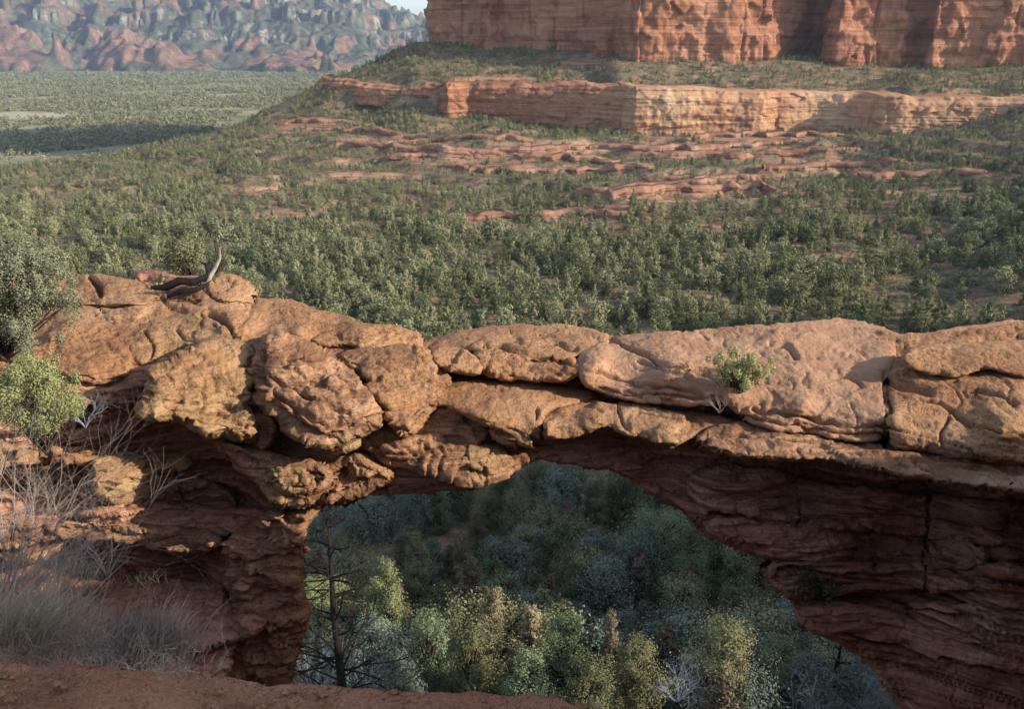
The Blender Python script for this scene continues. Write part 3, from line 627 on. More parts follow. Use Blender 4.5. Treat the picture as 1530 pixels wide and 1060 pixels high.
# left cluster of boulders
rk([(207,625),(206,610),(220,590),(222,566),(218,552),(245,542),(285,514),(340,503),(378,514),(386,536),(371,562),(378,582),(375,604),(383,622),(380,657),(352,658),(335,647),(315,658),(295,645),(270,629),(238,626)], .0, .55, 20, 1.2, 'tan', D=[(207,625,12.6),(222,552,13.1),(340,503,14.6),(383,622,13.35),(320,657,12.95),(375,560,13.9),(300,560,13.4)], strata=.6, amp=1.1, label='large tan boulder lit by the sun')
rk([(186,512),(200,486),(230,472),(290,464),(318,470),(338,482),(346,500),(300,513),(252,530),(222,548),(196,545)], .05, .3, 14, 1.2, 'tan', strata=.5, amp=1.2)
rk([(378,528),(398,498),(436,503),(500,533),(530,558),(553,590),(573,612),(569,632),(540,650),(505,666),(488,674),(462,662),(438,652),(414,628),(394,612),(378,600),(386,575),(374,552)], .15, .75, 34, 1.4, 'brown', D=[(378,528,14.2),(436,503,14.6),(573,612,13.6),(488,674,12.95),(414,628,13.2),(378,600,13.4)], strata=1.0, amp=1.3, label='big rounded brown boulder with scaly face')
rk([(500,530),(545,524),(580,519),(622,519),(650,533),(661,560),(660,600),(640,625),(618,648),(602,655),(590,640),(577,620),(560,598),(540,560),(512,542)], .05, .5, 24, 1.2, 'orange', D=[(500,530,14.8),(622,519,15.3),(661,580,14.5),(602,655,13.4),(560,598,13.7)], strata=.7, amp=1.3, label='upright orange boulder beside a dark crack')
rk([(462,508),(500,491),(540,486),(592,488),(620,500),(632,516),(624,528),(590,530),(562,527),(532,518),(495,514),(470,514)], .2, .3, 10, .8, 'orange', strata=.8, amp=1.0)
rk([(342,500),(364,478),(400,468),(440,452),(480,466),(545,486),(500,494),(470,506),(440,508),(400,500),(384,518),(360,514)], .02, .2, 14, 1.0, 'orange', strata=.4, amp=.7, name='slab')
rk([(120,462),(200,452),(270,458),(318,470),(344,462),(380,446),(230,440),(110,446),(-60,440),(-60,520),(40,505),(120,520),(190,518),(200,486)], .02, .15, 16, 1.0, 'orange', strata=.3, amp=.6, name='slab')
rk([(-60,505),(40,498),(120,510),(190,508),(198,540),(185,566),(150,572),(110,568),(60,545),(-60,525)], .15, .3, 12, 1.0, 'orange', strata=.6, amp=1.5, name='ledge')
rk([(100,416),(138,414),(205,421),(226,436),(240,450),(180,452),(100,454),(-60,450),(-60,412)], .25, .25, 7, .8, 'orange', strata=.4, amp=.7, name='slab')
rk([(304,432),(318,412),(352,411),(374,424),(384,446),(345,449),(310,444)], .2, .35, 12, .9, 'orange', strata=.5, label='small orange boulder at the back of the arch top')
rk([(205,407),(236,405),(252,414),(300,414),(305,424),(262,428),(246,440),(236,446),(222,430),(208,416)], .15, .25, 6, .7, 'wall', strata=.5)
rk([(236,436),(262,428),(300,432),(312,444),(280,450),(245,450)], .2, .2, 6, .7, 'brown')
rk([(105,600),(150,580),(222,566),(226,592),(208,612),(150,622),(100,625)], .15, .3, 9, 1, 'brown', strata=1.2, amp=.9, name='ledge')
rk([(90,632),(150,620),(206,616),(212,640),(180,668),(120,664),(80,655)], .0, .3, 10, 1, 'wall', strata=1.2, name='ledge')
rk([(384,612),(396,616),(412,634),(410,655),(396,672),(384,668),(380,640)], .1, .25, 8, .8, 'brown', D=[(384,612,13.6),(396,672,13.4),(412,634,13.5)])
rk([(418,640),(450,655),(480,672),(462,690),(430,680),(412,668)], -.1, .25, 8, .8, 'brown')
# lower left: lit knobs and ledges
rk([(134,692),(160,684),(205,688),(252,701),(242,720),(222,745),(192,757),(160,753),(142,732)], .65, .4, 15, 1.2, 'tan', strata=.5, amp=1.1, tilt=(.9, 0), label='tan knob jutting from the left wall')
rk([(-60,660),(60,668),(130,672),(200,684),(262,672),(272,690),(250,702),(190,700),(135,694),(70,688),(-60,690)], .35, .3, 8, 1, 'orange', strata=1.0, amp=1.2, name='ledge')
rk([(235,705),(262,700),(300,712),(360,745),(350,765),(290,760),(230,752),(226,735)], .25, .35, 12, 1, 'brown', strata=.6)
rk([(318,665),(352,662),(400,678),(472,690),(498,702),(500,722),(476,742),(462,760),(430,757),(402,742),(380,716),(350,690)], .35, .5, 14, 1.2, 'brown', strata=1.1, amp=1.3, D=[(318,665,13.9),(472,690,13.6),(462,760,13.2),(400,742,13.5)])
rk([(395,690),(450,690),(478,705),(470,735),(430,742),(405,722)], .55, .4, 14, 1, 'tan', strata=.9, amp=1.3, D=[(395,690,13.8),(478,705,13.6),(430,742,13.3)])
rk([(472,705),(520,676),(560,690),(600,712),(562,732),(520,742),(474,752),(462,738)], .2, .4, 14, 1.1, 'orange', strata=.8, amp=1.5)
rk([(556,668),(620,656),(680,662),(706,680),(752,700),(752,716),(704,722),(640,708),(600,700),(566,692)], .18, .4, 12, 1.1, 'brown', strata=1.1, amp=1.3, name='ledge')
rk([(612,650),(650,648),(672,656),(650,668),(612,672),(598,664)], .22, .25, 7, .9, 'orange', strata=.6)
rk([(692,672),(738,664),(768,690),(744,714),(704,704)], .35, .35, 9, 1, 'tan', strata=.6, amp=1.1)
rk([(690,704),(722,704),(732,722),(706,726),(690,716)], .35, .25, 6, .8, 'tan', strata=.6)
rk([(498,664),(528,642),(540,658),(524,674),(500,680)], .45, .25, 5, .8, 'tan', strata=.3, amp=.6)
rk([(536,640),(560,632),(600,655),(598,672),(560,678),(540,662)], .1, .3, 8, .9, 'orange', strata=.5)
rk([(736,702),(760,676),(800,668),(800,684),(770,700),(748,716)], .15, .25, 7, .9, 'brown', strata=.7)
rk([(535,738),(570,724),(640,722),(728,724),(690,731),(600,736),(560,738)], -.3, .3, 6, 1, 'wall', strata=1, name='ledge')
rk([(-60,742),(100,735),(200,748),(300,758),(400,764),(430,768),(400,790),(312,796),(200,792),(80,785),(-60,785)], .45, .4, 14, 1.2, 'wall', strata=1.3, amp=1.0, name='ledge')
rk([(60,782),(190,785),(300,793),(330,806),(322,816),(296,822),(250,824),(205,808),(100,806)], .85, .35, 8, 1, 'brown', strata=1.0, name='ledge')
rk([(-60,775),(60,770),(100,800),(80,830),(20,840),(-60,835)], .75, .4, 12, 1.2, 'brown', strata=1.0, name='ledge')
rk([(340,800),(400,770),(470,754),(488,748),(462,782),(448,820),(446,870),(463,905),(452,945),(436,1000),(430,1045),(330,1045),(352,960),(345,880)], .25, .5, 26, 1.6, 'brown', strata=.5, amp=1.2, name='pillar', D=[(340,800,14.2),(488,748,13.7),(446,870,13.6),(436,1000,13.7),(345,880,13.9),(330,1045,13.2)], label='rough pillar carrying the left end of the arch')
rk([(-60,880),(60,868),(180,872),(290,868),(340,880),(352,960),(330,1050),(-60,1060)], .45, .5, 34, 1.4, 'wall', strata=.5, amp=1.2, name='pillar')
rk([(290,935),(330,920),(400,925),(390,945),(340,960),(285,972)], .8, .3, 9, 1, 'wall', strata=.8, amp=1.0)
# the long overhanging ledge and the wall beneath
rk([(1036,654),(1062,638),(1112,632),(1200,645),(1300,662),(1400,674),(1820,706),(1820,760),(1530,736),(1450,724),(1400,717),(1350,712),(1310,698),(1250,688),(1180,682),(1100,683),(1062,668)], .45, .35, 11, 1.2, 'brown', strata=1.1, amp=1.0, name='ledge', D=[(1036,654,13.9),(1112,632,14.5),(1200,645,14.35),(1300,662,14.1),(1820,706,13.4),(1100,683,13.3),(1310,698,13.0),(1820,760,12.1)], label='long overhanging ledge shading the wall below')
rk([(1028,712),(1060,696),(1140,700),(1220,722),(1400,742),(1820,775),(1820,850),(1450,808),(1300,792),(1200,778),(1080,765),(1030,745)], .35, .35, 14, 1.2, 'wall', strata=1.3, amp=.55, chis=.35, name='ledge')
rk([(1050,778),(1130,768),(1250,776),(1284,800),(1280,830),(1240,852),(1132,828),(1062,800)], .25, .4, 20, 1.2, 'wall', strata=.8, amp=.8)
rk([(1188,908),(1260,898),(1330,912),(1450,950),(1820,1000),(1820,1150),(1410,1150),(1345,1050),(1310,1000),(1270,965),(1196,937)], .3, .4, 20, 1.4, 'wall', strata=1.2, amp=.55, chis=.35, name='ledge')
rk([(1140,842),(1300,842),(1450,840),(1820,860),(1820,900),(1450,880),(1300,880),(1190,900),(1152,870)], .35, .25, 9, 1.2, 'wall', strata=1.4, amp=.55, chis=.35, name='ledge')
rk([(1380,812),(1440,806),(1480,820),(1470,850),(1400,856),(1378,840)], .5, .2, 10, .8, 'brown', strata=.3)
rk([(1340,905),(1420,900),(1560,930),(1820,930),(1820,985),(1500,960),(1400,945)], .5, .25, 9, 1, 'wall', strata=1.2, amp=.55, chis=.35, name='ledge')

# ------------------------------------------------------------------ near rim the viewer stands on
def rim_z(X, Y):
    """red dirt rim; the brink runs across in front, the bank climbs on the right and behind"""
    z = -1.75-.13*Y+.0*X
    z = z + .03*fbm(np.stack([X*1.2, Y*1.2, 0*X], -1), 4, 91) + .05*fbm(np.stack([X*.35, Y*.35, 0*X], -1), 2, 92)*.4
    return z
def build_rim():
    xs = np.concatenate([np.linspace(-30, -4.2, 40)[:-1], np.linspace(-4.2, 3.2, 330), np.linspace(3.2, 30, 50)[1:]]); ts = np.linspace(0, 1, 240)
    X, T = np.meshgrid(xs, ts)
    # brink distance per x, from the photo's lower edge
    bx = pix([-300,0,90,200,330,430,560,640,760,900,1100,1300,1530,1800], [1000,1002,1003,1004,1002,1018,1024,1036,1044,1056,1078,1100,1125,1160], 1.0)
    slope = -bx[:, 2]                                # tan of view angle below horizontal
    Yb = 1.75/(slope-.13)
    br = np.interp(X, np.sort(bx[:, 0]*Yb), Yb[np.argsort(bx[:, 0]*Yb)])
    br = br + .10*fbm(np.stack([X*2.5, 0*X, 0*X], -1), 4, 95)
    S = T*1.35                                       # 0..1 ground, beyond 1 the drop
    g = np.clip(S, 0, 1)**.6
    Y = np.where(S <= 1, -8+(br+8)*g, br+(S-1)*1.2)
    Z = rim_z(X, np.minimum(Y, br))
    Z = Z-np.where(S > 1, 30*(S-1)**1.1, 0)-.015*sst(-.35, 0, Y-br)**2
    P = np.stack([X, Y, Z], -1)
    rr = fbm(P*9, 3, 97)*.018+fbm(P*3, 3, 98)*.03; rr = rr+.05*fbm(P*3.3, 3, 96)*sst(-1.6, -.1, Y-br); P[..., 2] += rr*(S <= 1.02)
    n, mc = X.shape; idx = np.arange(n*mc).reshape(n, mc)
    q = np.stack([idx[:-1, :-1], idx[:-1, 1:], idx[1:, 1:], idx[1:, :-1]], -1).reshape(-1, 4)
    me = mesh_np('ground', P.reshape(-1, 3), [q], True, None, [MAT['dirt']])
    put('ground', me, kind='structure', label='bare red dirt rim at the viewer side of the canyon')
build_rim()
def build_shade_wall():
    """canyon wall joining the right end of the arch to the viewer's rim, outside the picture to the right"""
    pl = np.array([(14, 19), (11.5, 15.5), (10.2, 12.5), (8.6, 9.5), (6.8, 6.0), (5.2, 3.0), (4.6, 0.5), (4.8, -3), (4.5, -9)], float)
    tops = np.array([-7.4, -7.0, -6.0, -2.2, -.6, .6, 1.6, 2.2, 2.5])  # heights set so this added wall shades the lower rock and the rim
    s = np.concatenate([[0], np.cumsum(np.hypot(*(pl[1:]-pl[:-1]).T))]); ss = np.linspace(0, s[-1], 160)
    x = np.interp(ss, s, pl[:, 0]); y = np.interp(ss, s, pl[:, 1]); zt = np.interp(ss, s, tops)
    rows = []
    for k, t in enumerate(np.linspace(0, 1, 90)):
        z = -32+(zt+32)*t; rows.append(np.stack([x, y, z], -1))
    for f in (.5, 1.5, 4, 9, 16): rows.append(np.stack([x+f*2, y, zt+.25*f], -1))
    rows.append(np.stack([x+32, y, 0*zt-34], -1))
    G = np.array(rows)
    st = fbm(np.stack([G[..., 0]*.3, G[..., 1]*.3, G[..., 2]*2.4], -1), 3, 101); lo = fbm(G*.35, 3, 102)
    dsp = np.tanh(st*4)*.25+lo*.8
    G[:90, :, 0] += dsp[:90]; G[90:, :, 2] += .35*lo[90:]
    n, mc = G.shape[:2]; idx = np.arange(n*mc).reshape(n, mc)
    q = np.stack([idx[:-1, :-1], idx[1:, :-1], idx[1:, 1:], idx[:-1, 1:]], -1).reshape(-1, 4)
    me = mesh_np('shade_wall', G.reshape(-1, 3), [q], True, None, [MAT['wall']])
    put('shade_wall', me, kind='structure', label='unseen layered red wall joining the arch to the rim, added to shade the lower rock')
build_shade_wall()

# ------------------------------------------------------------------ plant builders
class Geo:
    def __init__(s): s.V = []; s.F = {3: [], 4: []}; s.n = 0
    def add(s, V, F):
        V = np.asarray(V, float); F = np.asarray(F); s.V.append(V); s.F[F.shape[1]].append(F+s.n); s.n += len(V)
    def mesh(s, name, mat, smooth=False):
        return mesh_np(name, np.concatenate(s.V), [np.concatenate(f) for f in s.F.values() if f], smooth, None, [mat])
def leaves(rng, P, size, up=.4, asp=.55, out=None):
    """small kite-shaped faces at points P"""
    n = len(P); N = rng.normal(size=(n, 3)); N[:, 2] += up
    if out is not None: N = N*.42+out*1.0
    N /= np.linalg.norm(N, axis=1)[:, None]
    A = np.cross(N, rng.normal(size=(n, 3))); A /= np.linalg.norm(A, axis=1)[:, None]+1e-9; B = np.cross(N, A)
    sz = size*rng.uniform(.6, 1.35, n)[:, None]
    V = np.stack([P-A*sz, P+B*sz*asp, P+A*sz, P-B*sz*asp], 1).reshape(-1, 3)
    return V, np.arange(4*n).reshape(n, 4)
def crown_pts(rng, shape, H, Rr, n, clumps, base=.12, lump=.3):
    """points for the leaves of a crown: clumps spread through the volume"""
    hs = rng.uniform(0, 1, clumps)**(1.25 if shape == 'cone' else 1.0)
    if shape == 'cone': rad = Rr*(1-hs)**.75*(.75+.25*np.sin(hs*20+rng.uniform(0, 6)))+.08*Rr
    elif shape == 'column': rad = Rr*np.sqrt(np.clip(1-(2*hs-.85)**2*.6, .05, 1))*.9
    else: rad = Rr*np.sqrt(np.clip(1-(2*hs-1)**2, .06, 1))
    an = rng.uniform(0, 2*np.pi, clumps); rr = rad*rng.uniform(.35, 1.0, clumps)
    lob = 1+.28*np.sin(an*3+rng.uniform(0, 6))
    Cc = np.stack([np.cos(an)*rr*lob, np.sin(an)*rr*lob, H*(base+(1-base)*hs)], -1)
    cr = lump*Rr*rng.uniform(.55, 1.25, clumps)*(1-.45*hs if shape == 'cone' else 1)
    k = rng.integers(0, clumps, n); d = rng.normal(size=(n, 3)); d /= np.linalg.norm(d, axis=1)[:, None]
    P = Cc[k]+d*(cr[k]*rng.uniform(.35, 1, n)**.5)[:, None]*np.array([1, 1, .95])
    sv = Cc*np.array([1, 1, 0]); sv = sv/(np.linalg.norm(sv, axis=1)[:, None]+1e-9)*.7+np.array([0, 0, .8]); P = P+sv[k]*(rng.normal(size=n)*cr[k]*.55)[:, None]
    ax = P*np.array([1, 1, 0]); ax /= np.linalg.norm(ax, axis=1)[:, None]+1e-9; Po = d*.8+ax*.6+np.array([0, 0, .3]); crown_pts.out = Po/np.linalg.norm(Po, axis=1)[:, None]
    P[:, 2] = np.minimum(P[:, 2], H*1.03); P[:, 2] = np.maximum(P[:, 2], H*.03)
    return P, Cc
def tube(g, pts, rad, k=5):
    pts = np.asarray(pts, float); n = len(pts); tg = np.gradient(pts, axis=0); tg /= np.linalg.norm(tg, axis=1)[:, None]+1e-9
    ref = np.array([.3, .9, .2]); a = np.cross(tg, ref); a /= np.linalg.norm(a, axis=1)[:, None]+1e-9; b = np.cross(tg, a)
    th = np.arange(k)*2*np.pi/k; rad = np.asarray(rad, float)
    V = pts[:, None]+rad[:, None, None]*(np.cos(th)[None, :, None]*a[:, None]+np.sin(th)[None, :, None]*b[:, None])
    idx = np.arange(n*k).reshape(n, k); j = np.roll(idx, -1, 1)
    g.add(V.reshape(-1, 3), np.stack([idx[:-1], j[:-1], j[1:], idx[1:]], -1).reshape(-1, 4))
def branch(g, rng, p, d, L, r, depth, wig=.25, nseg=6, kids=(2, 4), spread=.7, grav=.0, shrink=.62, tips=None, k=4):
    pts = [np.array(p, float)]; d = np.array(d, float); d /= np.linalg.norm(d)
    for i in range(nseg):
        d = d+rng.normal(size=3)*wig/nseg**.5; d[2] += grav/nseg; d /= np.linalg.norm(d); pts.append(pts[-1]+d*L/nseg)
    rad = np.linspace(r, r*.45 if depth else r*.2, len(pts)); tube(g, pts, rad, k)
    if tips is not None and depth <= 1: tips.extend(pts[2:])
    if depth:
        for _ in range(rng.integers(kids[0], kids[1]+1)):
            i = rng.integers(2, len(pts)); dd = (pts[i]-pts[i-1]); dd /= np.linalg.norm(dd)
            e = rng.normal(size=3); e -= dd*(e@dd); e /= np.linalg.norm(e)+1e-9
            branch(g, rng, pts[i], dd*(1-spread*.5)+e*spread, L*shrink*rng.uniform(.7, 1.1), rad[i]*.65, depth-1, wig, nseg, kids, spread, grav, shrink, tips, k)
def make_tree(rng, name, shape, H, Rr, n, clumps, leaf, mat, loc, label, cat, group=None, base=.12, trunk=True, lump=.3, twig=True):
    root = empty(name, tuple(loc), label, cat, group)
    P, Cc = crown_pts(rng, shape, H, Rr, n, clumps, base, lump); g = Geo(); g.add(*leaves(rng, P, leaf, out=crown_pts.out))
    put('crown', g.mesh('crown', MAT[mat]), root)
    if trunk:
        g = Geo(); tube(g, [(0, 0, -.6), (.04*H*rng.normal()*.3, 0, H*.4), (0, 0, H*.9)], [H*.028+.02, H*.02+.01, .01], 6)
        if twig:
            for c in Cc[:max(4, clumps//3)]:
                tube(g, [(0, 0, c[2]*.75), (c[0]*.5, c[1]*.5, c[2]*.85), c], [H*.009+.005, H*.006+.003, .003], 4)
        put('trunk', g.mesh('trunk', MAT['bark'], True), root)
    return root

# ------------------------------------------------------------------ forest beyond the arch
rng = np.random.default_rng(11)
def forest_points():
    pts = []
    # near land
    n = 104000; u = rng.uniform(-.75, .82, n); Y = np.sqrt(rng.uniform(120.**2, 690.**2, n)); X = u*Y
    d = crest_dist(X, Y)*FLIP
    keep = d < 12; X, Y = X[keep], Y[keep]; Z = tz(X, Y); P = np.stack([X, Y, Z], -1)
    b = bare_at(P); px, py, dd = proj(P)
    dens = .17+.0*X
    dens = np.where(Y > 420, .16, dens)
    cl = fbm(P/22., 3, 55)
    pr = np.clip(dens*3.0*(.66+1.1*cl), .07, .9)
    pr *= np.where((py < 345) & (px > 430) & (px < 1330), .62, 1)
    pr = np.where((py < 215) & (px > 850), pr*.8, pr)
    pr = np.where((px > 440) & (px < 925) & (py < 205), np.clip(pr*2.2, 0, .95), pr)
    pr *= (1-.8*b); keep = rng.uniform(size=len(P)) < pr*.75
    return P[keep]
FP = forest_points()
_bx, _by, _ = proj(FP); FP = FP[~((np.abs(_bx-1403) < 17) & (_by > 322) & (_by < 352))]
# keep trees off the cliff faces
def steep(P):
    e = 3.0; z1 = tz(P[:, 0], P[:, 1]+e, False); z0 = tz(P[:, 0], P[:, 1]-e, False); return (z1-z0)/(2*e)
FP = FP[steep(FP) < 1.3]
ppx, ppy, pd = proj(FP)
FH = (2.6+4.6*rng.uniform(0, 1, len(FP))**1.3)*(1-.5*sst(300, 440, FP[:, 1]))
tpx, tpy, _ = proj(FP+np.stack([0*FH, 0*FH, FH], -1))
topline = np.interp(ppx, [0, 100, 380, 500, 630, 760, 1060, 1265, 1340, 1530], [412, 413, 440, 470, 510, 490, 492, 480, 500, 480])
vis = (tpy < topline-4) & (ppx > -10) & (ppx < 1540) & (tpy > 150)
order = np.argsort(np.where(vis, pd, 1e9)); near = order[:290]; rest = np.setdiff1d(np.arange(len(FP)), near)
protos = []
for i in range(8):
    r2 = np.random.default_rng(100+i); shp = ['cone', 'round', 'cone', 'cone', 'column', 'round', 'cone', 'cone'][i]
    g = Geo(); P_, Cc = crown_pts(r2, shp, 1.0, [.31, .42, .29, .35, .35, .39, .30, .35][i], 1100, 44, .04, .32); g.add(*leaves(r2, P_, .034, .5, out=crown_pts.out))
    gt = Geo(); tube(gt, [(0, 0, -.12), (.01, 0, .3), (0, 0, .8)], [.03, .02, .006], 5)
    protos.append((g.mesh('crown', MAT['forest']), gt.mesh('trunk', MAT['bark'], True)))
rt = np.random.default_rng(5)
for j, i in enumerate(near):
    cm, tm = protos[rt.integers(0, 8)]
    root = empty('juniper_tree', tuple(FP[i]), 'grey-green juniper or pine in the sunlit forest just beyond the arch top', 'tree', 'trees of the valley forest nearest the arch')
    root.scale = (FH[i]*rt.uniform(.85, 1.2), FH[i]*rt.uniform(.85, 1.2), FH[i]); root.rotation_euler = (0, 0, rt.uniform(0, 6.28))
    put('crown', cm, root); put('trunk', tm, root)

def gn_forest(name, P, S, meshes, label, seed=0):
    col = bpy.data.collections.new(name+'_sources')
    for k, me in enumerate(meshes):
        o = bpy.data.objects.new('%s_source' % name, me); col.objects.link(o)
    me = bpy.data.meshes.new(name); me.vertices.add(len(P)); me.vertices.foreach_set('co', np.asarray(P, np.float32).ravel())
    rr = np.random.default_rng(seed)
    a = me.attributes.new('size', 'FLOAT_VECTOR', 'POINT'); a.data.foreach_set('vector', np.asarray(S, np.float32).ravel())
    rot = np.zeros((len(P), 3), np.float32); rot[:, 2] = rr.uniform(0, 6.28, len(P)); rot[:, :2] = rr.normal(size=(len(P), 2))*.04
    a = me.attributes.new('turn', 'FLOAT_VECTOR', 'POINT'); a.data.foreach_set('vector', rot.ravel())
    a = me.attributes.new('pick', 'INT', 'POINT'); a.data.foreach_set('value', rr.integers(0, len(meshes), len(P)).astype(np.int32))
    me.update()
    o = put(name, me, kind='stuff', label=label)
    ng = bpy.data.node_groups.new(name, 'GeometryNodeTree')
    ng.interface.new_socket('Geometry', in_out='INPUT', socket_type='NodeSocketGeometry'); ng.interface.new_socket('Geometry', in_out='OUTPUT', socket_type='NodeSocketGeometry')
    N = ng.nodes; gi = N.new('NodeGroupInput'); go = N.new('NodeGroupOutput'); ip = N.new('GeometryNodeInstanceOnPoints'); ci = N.new('GeometryNodeCollectionInfo')
    ci.inputs[0].default_value = col; ci.inputs['Separate Children'].default_value = True; ci.inputs['Reset Children'].default_value = True
    def att(nm, ty):
        x = N.new('GeometryNodeInputNamedAttribute'); x.data_type = ty; x.inputs[0].default_value = nm; return x.outputs[0]
    L = ng.links; L.new(gi.outputs[0], ip.inputs['Points']); L.new(ci.outputs[0], ip.inputs['Instance']); ip.inputs['Pick Instance'].default_value = True
    L.new(att('pick', 'INT'), ip.inputs['Instance Index']); L.new(att('size', 'FLOAT_VECTOR'), ip.inputs['Scale'])
    e2r = N.new('FunctionNodeEulerToRotation'); L.new(att('turn', 'FLOAT_VECTOR'), e2r.inputs[0]); L.new(e2r.outputs[0], ip.inputs['Rotation'])
    L.new(ip.outputs[0], go.inputs[0])
    md = o.modifiers.new('scatter', 'NODES'); md.node_group = ng
    return o
rs = np.random.default_rng(9); Sx = FH[rest]*rs.uniform(.8, 1.3, len(rest))
gn_forest('forest', FP[rest], np.stack([Sx, Sx, FH[rest]], -1), [p[0] for p in protos], 'sunlit evergreen forest covering the valley and the butte slopes', 1)
# far valley scrub
n = 70000; Y = 560*(3700/560.)**rs.uniform(0, 1, n)**.9; X = rs.uniform(-.85, .12, n)*Y; d = crest_dist(X, Y)*FLIP
pq = proj(np.stack([X, Y, 0*X-92], -1)); k = (d > 8) & ~((((pq[0]-35)/75)**2+((pq[1]-173)/6)**2+.9*fbm(np.stack([X, Y, 0*X], -1)/45., 3, 67) < 1)) & (fbm(np.stack([X, Y, 0*X], -1)/120., 3, 66)*1.4+rs.uniform(-.6, .6, n) > .08); X, Y = X[k], Y[k]; P = np.stack([X, Y, tz(X, Y)-.3], -1)
hh = rs.uniform(2.5, 5.5, len(P))*(1+np.clip((Y-1000)/2200, 0, 1)*1.3)
lo = []
for i in range(3):
    r2 = np.random.default_rng(200+i); g = Geo(); P_, _ = crown_pts(r2, 'round', 1.0, .5, 60, 10, .05, .4); g.add(*leaves(r2, P_, .16, .5, out=crown_pts.out)); lo.append(g.mesh('scrub', MAT['farscrub']))
gn_forest('scrub', P, np.stack([hh*1.2, hh*1.2, hh], -1), lo, 'dark scrub and low trees dotting the far valley floor', 2)
# low brush on the near slopes
n = 26000; u = rs.uniform(-.75, .82, n); Y = np.sqrt(rs.uniform(0.**2, 690.**2, n)); Y = np.where(Y < 190, 30+Y*.8, Y); X = u*Y; d = crest_dist(X, Y)*FLIP; k = d < 5; X, Y = X[k], Y[k]
P = np.stack([X, Y, tz(X, Y)-.1], -1); k = (rs.uniform(size=len(P)) > .6*bare_at(P)) & (steep(P) < 1.3); P = P[k]; hh = rs.uniform(.7, 2.0, len(P))
lo2 = []
for i in range(3):
    r2 = np.random.default_rng(210+i); g = Geo(); P_, _ = crown_pts(r2, 'round', 1.0, .7, 90, 12, .05, .4); g.add(*leaves(r2, P_, .10, .5, out=crown_pts.out)); lo2.append(g.mesh('brush', MAT['sage']))
gn_forest('brush', P, np.stack([hh, hh, hh], -1), lo2, 'grey-green brush between the trees of the slopes', 3)
# orange boulder on the slope
def free_rock(px, py, Y, w_px, h_px, mat, label, cat='boulder'):
    poly = [(px-w_px*.5, py+h_px*.3), (px-w_px*.35, py-h_px*.3), (px-w_px*.05, py-h_px*.5), (px+w_px*.3, py-h_px*.3), (px+w_px*.5, py+h_px*.1), (px+w_px*.4, py+h_px*.45), (px, py+h_px*.55), (px-w_px*.4, py+h_px*.5)]
    global ARCH
    a = ARCH; ARCH = None
# fissures and bedding joints of the arch: course, half width, depth (m)
CRACKS = [([(100,446),(150,451),(235,447),(290,447)],1.8,.14),([(133,414),(143,425),(148,441)],3.0,.3),([(238,446),(250,455),(262,462),(275,464)],1.8,.15),([(312,468),(332,475),(340,490),(352,502)],2.6,.25),([(142,452),(150,463),(156,466)],1.5,.12),
 ([(380,440),(375,470),(350,500)],1.5,.08),([(768,511),(825,512),(862,521)],1.8,.14),([(722,517),(790,529),(824,534),(858,546)],2.4,.2),([(912,510),(950,524),(985,543),(1058,556)],2.6,.18),([(955,540),(1000,553),(1056,560)],1.8,.12),
 ([(1020,492),(1045,500),(1060,510)],1.8,.1),([(1148,512),(1175,515),(1190,529)],3.2,.14),([(1322,560),(1327,600),(1323,668)],2.2,.22),([(1328,572),(1352,576),(1392,587)],3.6,.16),([(1376,596),(1402,604),(1450,638),(1530,652)],2.4,.16),([(1420,625),(1405,650),(1410,672)],1.8,.12),([(1450,585),(1490,592),(1520,604)],2.2,.12),
 ([(1060,646),(1150,656),(1300,681),(1440,698),(1600,722)],1.8,.12),([(892,558),(960,574),(1050,588)],2.0,.14),([(940,586),(1000,592),(1060,594)],2.2,.16),([(1125,612),(1230,630),(1322,640)],3.0,.18),([(1100,622),(1200,640),(1320,652)],1.8,.14),([(1240,560),(1268,566),(1290,576)],1.8,.09),
 ([(225,600),(300,604),(372,592)],1.5,.07),([(250,614),(310,622),(372,618)],1.5,.08),([(300,632),(345,640),(378,638)],1.8,.1),([(240,580),(300,578),(372,574)],1.4,.06),([(262,492),(275,502),(290,506)],2.0,.15),([(215,500),(230,520),(222,538)],2.0,.12),
 ([(1390,720),(1386,800),(1381,880)],2.0,.2),([(1510,735),(1510,778)],1.8,.18),([(1302,788),(1310,850)],1.8,.16),([(1190,700),(1196,760),(1190,790)],1.6,.12),([(1040,720),(1100,738),(1200,742),(1330,766),(1600,800)],2.4,.22),([(1060,770),(1160,762),(1240,775),(1400,800),(1600,822)],2.0,.2),([(1140,850),(1260,862),(1400,858),(1600,880)],2.8,.25),([(1200,890),(1330,900),(1450,930),(1600,952)],2.6,.25),([(1250,945),(1400,985),(1600,1035)],2.6,.22),([(1180,830),(1300,826),(1450,836),(1600,846)],2.0,.16),
 ([(265,700),(268,740),(270,762)],2.0,.16),([(140,712),(200,716),(244,708)],1.6,.12),([(800,612),(806,640),(803,664)],2.0,.2),([(925,606),(928,625),(936,640)],2.0,.14),([(560,540),(585,556),(600,558)],1.6,.1),([(615,566),(640,572)],2.0,.12),([(440,540),(500,560),(540,600)],2.0,.12),([(400,560),(460,600),(520,620)],2.2,.12),([(410,590),(470,630),(510,645)],2.0,.12),([(350,900),(400,890),(440,900)],2.4,.15),([(360,840),(430,830),(450,836)],2.0,.14)]
CRACKS = [(np.array(c, float), w_, d_) for c, w_, d_ in CRACKS]
